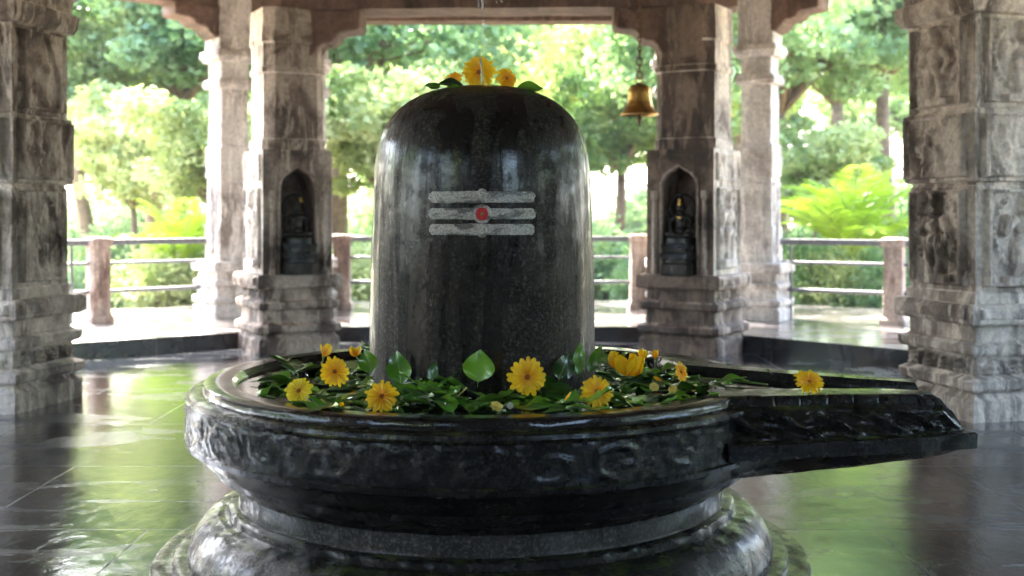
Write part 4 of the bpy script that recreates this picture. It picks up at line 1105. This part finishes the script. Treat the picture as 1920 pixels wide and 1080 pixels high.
# pale green bud and trickle of water
mb = MB(); b0 = P(904, 160, 4.33)
mb.tube([P(904, 158, 4.34), P(904.5, 150, 4.335), P(903.5, 140, 4.335), P(904, 128, 4.345), P(902, 118, 4.36), P(901, 108, 4.38)], [.003, .006, .0045, .003, .005, .0025], 8)
tag(mb.build('bud', simple('pale green bud', (0.50, 0.62, 0.30), 0.3, 0, .15, 60, .6), None, True), 'pale green bud lying upright across the largest flower on the linga top', 'bud')
mb = MB(); pts = []; rad = []
for i in range(40):
    y = -420 + i * (528 / 39); pts.append(P(905 + .8 * math.sin(i * 1.3), y, 4.40)); rad.append(.0005 + .0003 * max(0, math.sin(i * 2.1)) + (.0038 if y < 22 else 0))
mb.tube(pts, rad, 8); tag(mb.build('water_trickle', FALL, None, True), 'thin trickle of clear water falling onto the linga from above', 'water')
for i, (px, y0, y1, w) in enumerate(((897, -70, 16, .0040), (914, -60, 5, .0022), (931, -50, 8, .0026), (941, -90, 7, .0022), (884, -80, 2, .002))):
    mb = MB(); mb.tube([P(px, y0, 4.42), P(px, (y0 + y1) / 2, 4.42), P(px, y1 - 4, 4.42), P(px, y1, 4.42)], [w * .5, w * .7, w, w * .3], 8)
    tag(mb.build('water_drop', FALL, None, True), 'streak of dripping water beside the trickle at the top of the picture', 'water', 'water streaks under the top beam')

# ------------------------------------------------------------------ vegetation
def leaves_np(centers, size, seed, up=.35, asp=.5):
    r = np.random.default_rng(seed); n = len(centers)
    d = r.normal(size=(n, 3)); d[:, 2] *= .7; d[:, 2] -= .25; d /= np.linalg.norm(d, axis=1)[:, None]
    q = r.normal(size=(n, 3)); q[:, 2] *= up; s = np.cross(d, q); s /= np.linalg.norm(s, axis=1)[:, None] + 1e-9
    L = size * r.uniform(.6, 1.3, n)[:, None]; W = L * asp
    nrm = np.cross(s, d) * L * .10
    a = centers - d * L * .5; b = centers + s * W * .5 + nrm; c = centers + d * L * .5; e = centers - s * W * .5 + nrm
    V = np.stack([a, b, c, e], 1).reshape(-1, 3); return V
def fast_mesh(name, V, nq, m):
    me = bpy.data.meshes.new(name); me.vertices.add(len(V)); me.vertices.foreach_set('co', V.astype(np.float32).ravel())
    me.loops.add(nq * 4); me.loops.foreach_set('vertex_index', np.arange(nq * 4, dtype=np.int32))
    me.polygons.add(nq); me.polygons.foreach_set('loop_start', np.arange(0, nq * 4, 4, dtype=np.int32)); me.polygons.foreach_set('loop_total', np.full(nq, 4, dtype=np.int32))
    me.materials.append(m); me.update(); me.validate(); return me
def tree_proto(seed, height, crown_z, crown_r, n_leaf, lsize, m, trunk_r=.13, branches=9, clump=.55, flat=.8, lean=0.0):
    r = random.Random(seed); rn = np.random.default_rng(seed)
    mb = MB(); base = Vector((0, 0, -.1)); fork = Vector((lean, 0, crown_z - crown_r * flat * .75))
    tp = [base, base + (fork - base) * .35 + Vector((r.uniform(-.1, .1), r.uniform(-.1, .1), 0)), fork - (fork - base) * .3 + Vector((r.uniform(-.12, .12), 0, 0)), fork]
    mb.tube(tp, [trunk_r * 1.35, trunk_r, trunk_r * .85, trunk_r * .72], 9)
    clumps = []
    for i in range(branches):
        a = i * 2.4 + r.uniform(-.4, .4); el_ = r.uniform(.1, 1.35); q = crown_r * r.uniform(.55, .98)
        tip = Vector((lean, 0, crown_z)) + Vector((math.cos(a) * math.cos(el_ - .35) * q, math.sin(a) * math.cos(el_ - .35) * q, math.sin(el_ - .35) * q * flat))
        md = fork.lerp(tip, .5) + Vector((0, 0, r.uniform(-.15, .25) * crown_r * .5))
        mb.tube([fork - Vector((0, 0, .1)), md, tip], [trunk_r * .55, trunk_r * .33, trunk_r * .12], 6)
        for k in range(7):
            f_ = r.uniform(.35, 1.12); p = fork.lerp(tip, f_) + Vector((r.gauss(0, .22), r.gauss(0, .22), r.gauss(0, .18))) * crown_r * .8
            clumps.append((p, crown_r * clump * r.uniform(.28, .62)))
            if k % 2 == 0: mb.tube([fork.lerp(tip, f_ * .7), p], [trunk_r * .16, trunk_r * .05], 5)
    per = n_leaf // len(clumps); cs = []
    for p, q in clumps:
        u = rn.normal(size=(per, 3)); u /= np.linalg.norm(u, axis=1)[:, None]; rad = q * rn.uniform(.25, 1.0, per) ** .5
        c_ = u * rad[:, None]; c_[:, 2] *= .55; cs.append(c_ + np.array(p))
    cc = np.concatenate(cs); V = leaves_np(cc, lsize, seed)
    tm = bpy.data.meshes.new('trunk'); tm.from_pydata(mb.V, [], mb.F); tm.materials.append(BARK); tm.polygons.foreach_set('use_smooth', [True] * len(tm.polygons))
    return tm, fast_mesh('crown', V, len(cc), m)
def bush_proto(seed, w, h, n, lsize, m):
    rn = np.random.default_rng(seed); r = random.Random(seed); cs = []; mb = MB()
    for i in range(26):
        a = r.uniform(0, 2 * PI); q = w * math.sqrt(r.random()) * .8; z = h * r.uniform(.15, .85) * (1 - .3 * q / w)
        p = np.array((math.cos(a) * q, math.sin(a) * q, z)); u = rn.normal(size=(n // 26, 3)) * np.array((.20 * w, .20 * w, .14 * h)); cs.append(u + p)
        mb.tube([(0, 0, -.05), (p[0] * .5, p[1] * .5, z * .6), tuple(p)], [.02, .014, .006], 5)
    cc = np.concatenate(cs); cc[:, 2] = np.abs(cc[:, 2])
    tm = bpy.data.meshes.new('stem'); tm.from_pydata(mb.V, [], mb.F); tm.materials.append(BARK)
    return tm, fast_mesh('foliage', leaves_np(cc, lsize, seed), len(cc), m)
def plant(protos, name, pn, loc, rz, s, label, cat, group=None):
    t = empty(name, loc, rz, label, cat, group); t.scale = (s, s, s)
    for me, nme in zip(protos, pn):
        o = bpy.data.objects.new(nme, me); C.objects.link(o); o.parent = t
    return t
TA = tree_proto(1, 7, 4.6, 2.3, 26000, .15, LF_MID, .12, 11)
TB = tree_proto(2, 8, 4.3, 2.0, 20000, .17, LF_DARK, .15, 10, .6)
TC = tree_proto(3, 6, 3.4, 2.0, 22000, .16, LF_YEL, .09, 11, .65)
TD = tree_proto(4, 9, 5.6, 3.4, 23000, .19, LF_MID, .17, 14, .5)
TE = tree_proto(5, 9, 5.8, 3.4, 19000, .20, LF_YEL, .12, 15, .45)
TN = ('trunk', 'crown')
def tree(pr_, px, D, s, rz, label, group='trees beyond the railing'):
    return plant(pr_, 'tree', TN, ((px - 960) / F * D, D, -.16), R(rz), s, label, 'tree', group)
tree(TB, 158, 21, .95, 20, 'tree with a forked brown trunk beside the left edge pillar')
tree(TA, 345, 21, 1.12, 75, 'mid green tree with a thin straight trunk left of the left niche pillar')
tree(TB, 298, 25, 1.15, 140, 'darker tree behind the thin trunked one at the left')
tree(TC, 400, 18, .70, 40, 'low yellow green tree in front of the left trees')
tree(TC, 250, 19.5, .72, 200, 'low yellow green tree right of the forked trunk at the left')
tree(TD, 640, 21, 1.0, 10, 'tree with a reddish leaning trunk just right of the left niche pillar')
tree(TE, 800, 27, 1.05, 120, 'pale yellow green tree behind the linga, on its left')
tree(TE, 980, 31, 1.0, 60, 'pale yellow green tree directly behind the linga top')
tree(TC, 720, 19, .8, 300, 'low bright tree just left of the linga')
tree(TB, 1165, 22, .75, 80, 'rounded dark green tree low between the linga and the right niche pillar')
tree(TE, 1230, 30, 1.0, 170, 'pale tree beyond the bell')
tree(TD, 1460, 20, .92, 200, 'tree with a dark trunk right beside the right outer pillar')
tree(TA, 1655, 21, 1.25, 250, 'tall green tree with curving limbs left of the right edge pillar')
tree(TD, 1570, 27, 1.15, 30, 'large pale green tree filling the gap at the right')
tree(TC, 1530, 18.5, .6, 100, 'small yellow green tree behind the right railing')
far = 'hazy tree in the far row behind all the others'
for i, px in enumerate(range(-100, 2100, 300)):
    tree((TD, TE, TB)[i % 3], px + rnd.uniform(-40, 40), rnd.uniform(36, 46), rnd.uniform(1.0, 1.4), rnd.uniform(0, 360), far, 'far row of trees')
# around and behind the viewpoint
for i in range(12):
    a = R((58, 72, 86, 100, 116, 150, 205, 244, 260, 274, 288, 302)[i]); q = rnd.uniform(17, 24)
    plant((TD, TA, TE, TB)[i % 4], 'tree', TN, (CX + q * math.sin(a), CY + q * math.cos(a), -.16), rnd.uniform(0, 6), rnd.uniform(.75, 1.1),
          'tree outside the view beside or behind the pavilion', 'tree', 'trees out of view')
B1 = bush_proto(21, .9, 1.15, 7000, .10, LF_YEL); B2 = bush_proto(22, .8, .9, 6000, .09, LF_MID); B3 = bush_proto(23, 1.1, 1.4, 8000, .12, LF_MID)
BN = ('stem', 'foliage')
B4 = bush_proto(24, 1.1, 1.4, 8000, .12, LF_HEDGE)
for i in range(26):                          # hedge added out of view to darken side reflections on the linga
    a = R(66 + 228 * i / 25); q = 12.2 + rnd.uniform(-.6, .8)
    plant(B4, 'shrub', BN, (CX - q * math.sin(a), CY + q * math.cos(a), -.16), rnd.uniform(0, 6), rnd.uniform(1.35, 1.75), 'added dark hedge shrub outside the view beside or behind the pavilion', 'shrub', 'added hedge shrubs out of view')
def bush(pr_, px, D, s, label):
    plant(pr_, 'shrub', BN, ((px - 960) / F * D, D, -.16), rnd.uniform(0, 6), s, label, 'shrub', 'shrubs beyond the railing')
bush(B1, 300, 16.6, .95, 'bright leafy shrub behind the left railing, right of its post')
bush(B1, 372, 16.9, .85, 'leafy shrub behind the left railing beside the pale outer pillar')
bush(B2, 150, 17.5, .8, 'low shrub behind the left railing, left of its post')
bush(B3, 240, 20.0, .9, 'shrub further back behind the left railing post')
bush(B1, 675, 17.6, .9, 'shrub behind the short rail between niche pillar and linga')
bush(B3, 1150, 18.5, .9, 'green shrub behind the rail just right of the linga')
bush(B2, 1215, 17.4, .9, 'low shrub behind the rail left of the right niche pillar')
bush(B3, 1500, 17.4, .85, 'shrub behind the right railing beside the outer pillar')
bush(B1, 1575, 17.0, .85, 'bright shrub behind the middle of the right railing')
bush(B2, 1640, 16.6, .95, 'shrub behind the right railing next to its stone post')
bush(B3, 1700, 18.5, .9, 'shrub beside the right edge pillar behind the railing')
for i, px in enumerate(range(-60, 2000, 145)):
    plant((B3, B1, B2)[i % 3], 'shrub', BN, ((px + rnd.uniform(-40, 40) - 960) / F * 38, rnd.uniform(33, 42), -.16), rnd.uniform(0, 6), rnd.uniform(1.5, 2.4), 'blurred distant shrub in the far row under the trees', 'shrub', 'far row of shrubs')
# palm clumps
def palm(loc, s, nfr, seed, label, pitch=(35, 80), Lf=1.5):
    t = empty('palm', loc, 0, label, 'palm', None); r = random.Random(seed)
    st = MB()
    allV = []; nq = 0
    for i in range(nfr):
        a = i * 2.399 + r.uniform(-.2, .2); e = R(r.uniform(*pitch)); L = Lf * s * r.uniform(.75, 1.1); pts = []
        for k in range(15):
            q = k / 14; ee = e - q * q * 1.1
            if k == 0: pts.append(Vector((0, 0, .2 * s)))
            else: pts.append(pts[-1] + Vector((math.cos(a) * math.cos(ee), math.sin(a) * math.cos(ee), math.sin(ee))) * (L / 14))
        st.tube(pts, [.014 * s * (1 - .8 * k / 14) + .002 for k in range(15)], 5)
        for k in range(2, 15):
            for half_ in (0, .5):
                if k == 14 and half_: continue
                p = pts[k].lerp(pts[min(14, k + 1)], half_); d = (pts[min(k + 1, 14)] - pts[k - 1]).normalized(); sd_ = d.cross(Vector((0, 0, 1))).normalized()
                ll = .42 * s * math.sin(PI * (.12 + .8 * (k + half_) / 15)) * Lf / 1.5
                for sg in (-1, 1):
                    v = (sd_ * sg * .85 + d * .6 + Vector((0, 0, -.18 + r.uniform(-.1, .1)))).normalized()
                    w_ = d * .022 * s
                    allV += [p - w_ * .5, p + v * ll * .5 - w_, p + v * ll, p + v * ll * .5 + w_]; nq += 1
    st.build('frond_stalks', STEM, t, True)
    o = bpy.data.objects.new('fronds', fast_mesh('fronds', np.array([tuple(v) for v in allV]), nq, LF_PALM)); C.objects.link(o); o.parent = t
palm(((1600 - 960) / F * 16.2, 16.2, .5), 1.0, 30, 5, 'bright yellow green palm above the right railing', (36, 88), 1.55)
palm(((335 - 960) / F * 16.4, 16.4, .35), .8, 20, 6, 'bright feathery palm under the thin trunked tree at the left', (45, 85))


# ------------------------------------------------------------------ thin haze, added to pale the background
hz_m = bpy.data.materials.new('added pale haze'); hz_m.use_nodes = True; hn = hz_m.node_tree; hn.nodes.clear()
pv = hn.nodes.new('ShaderNodeVolumePrincipled'); pv.inputs['Color'].default_value = (0.97, 0.98, 1.0, 1); pv.inputs['Density'].default_value = 0.0009
ho = hn.nodes.new('ShaderNodeOutputMaterial'); hn.links.new(pv.outputs[0], ho.inputs['Volume'])
mb = MB(); mb.box(-420, 420, -420, 420, -1.2, 16); tag(mb.build('haze', hz_m), kind='stuff')
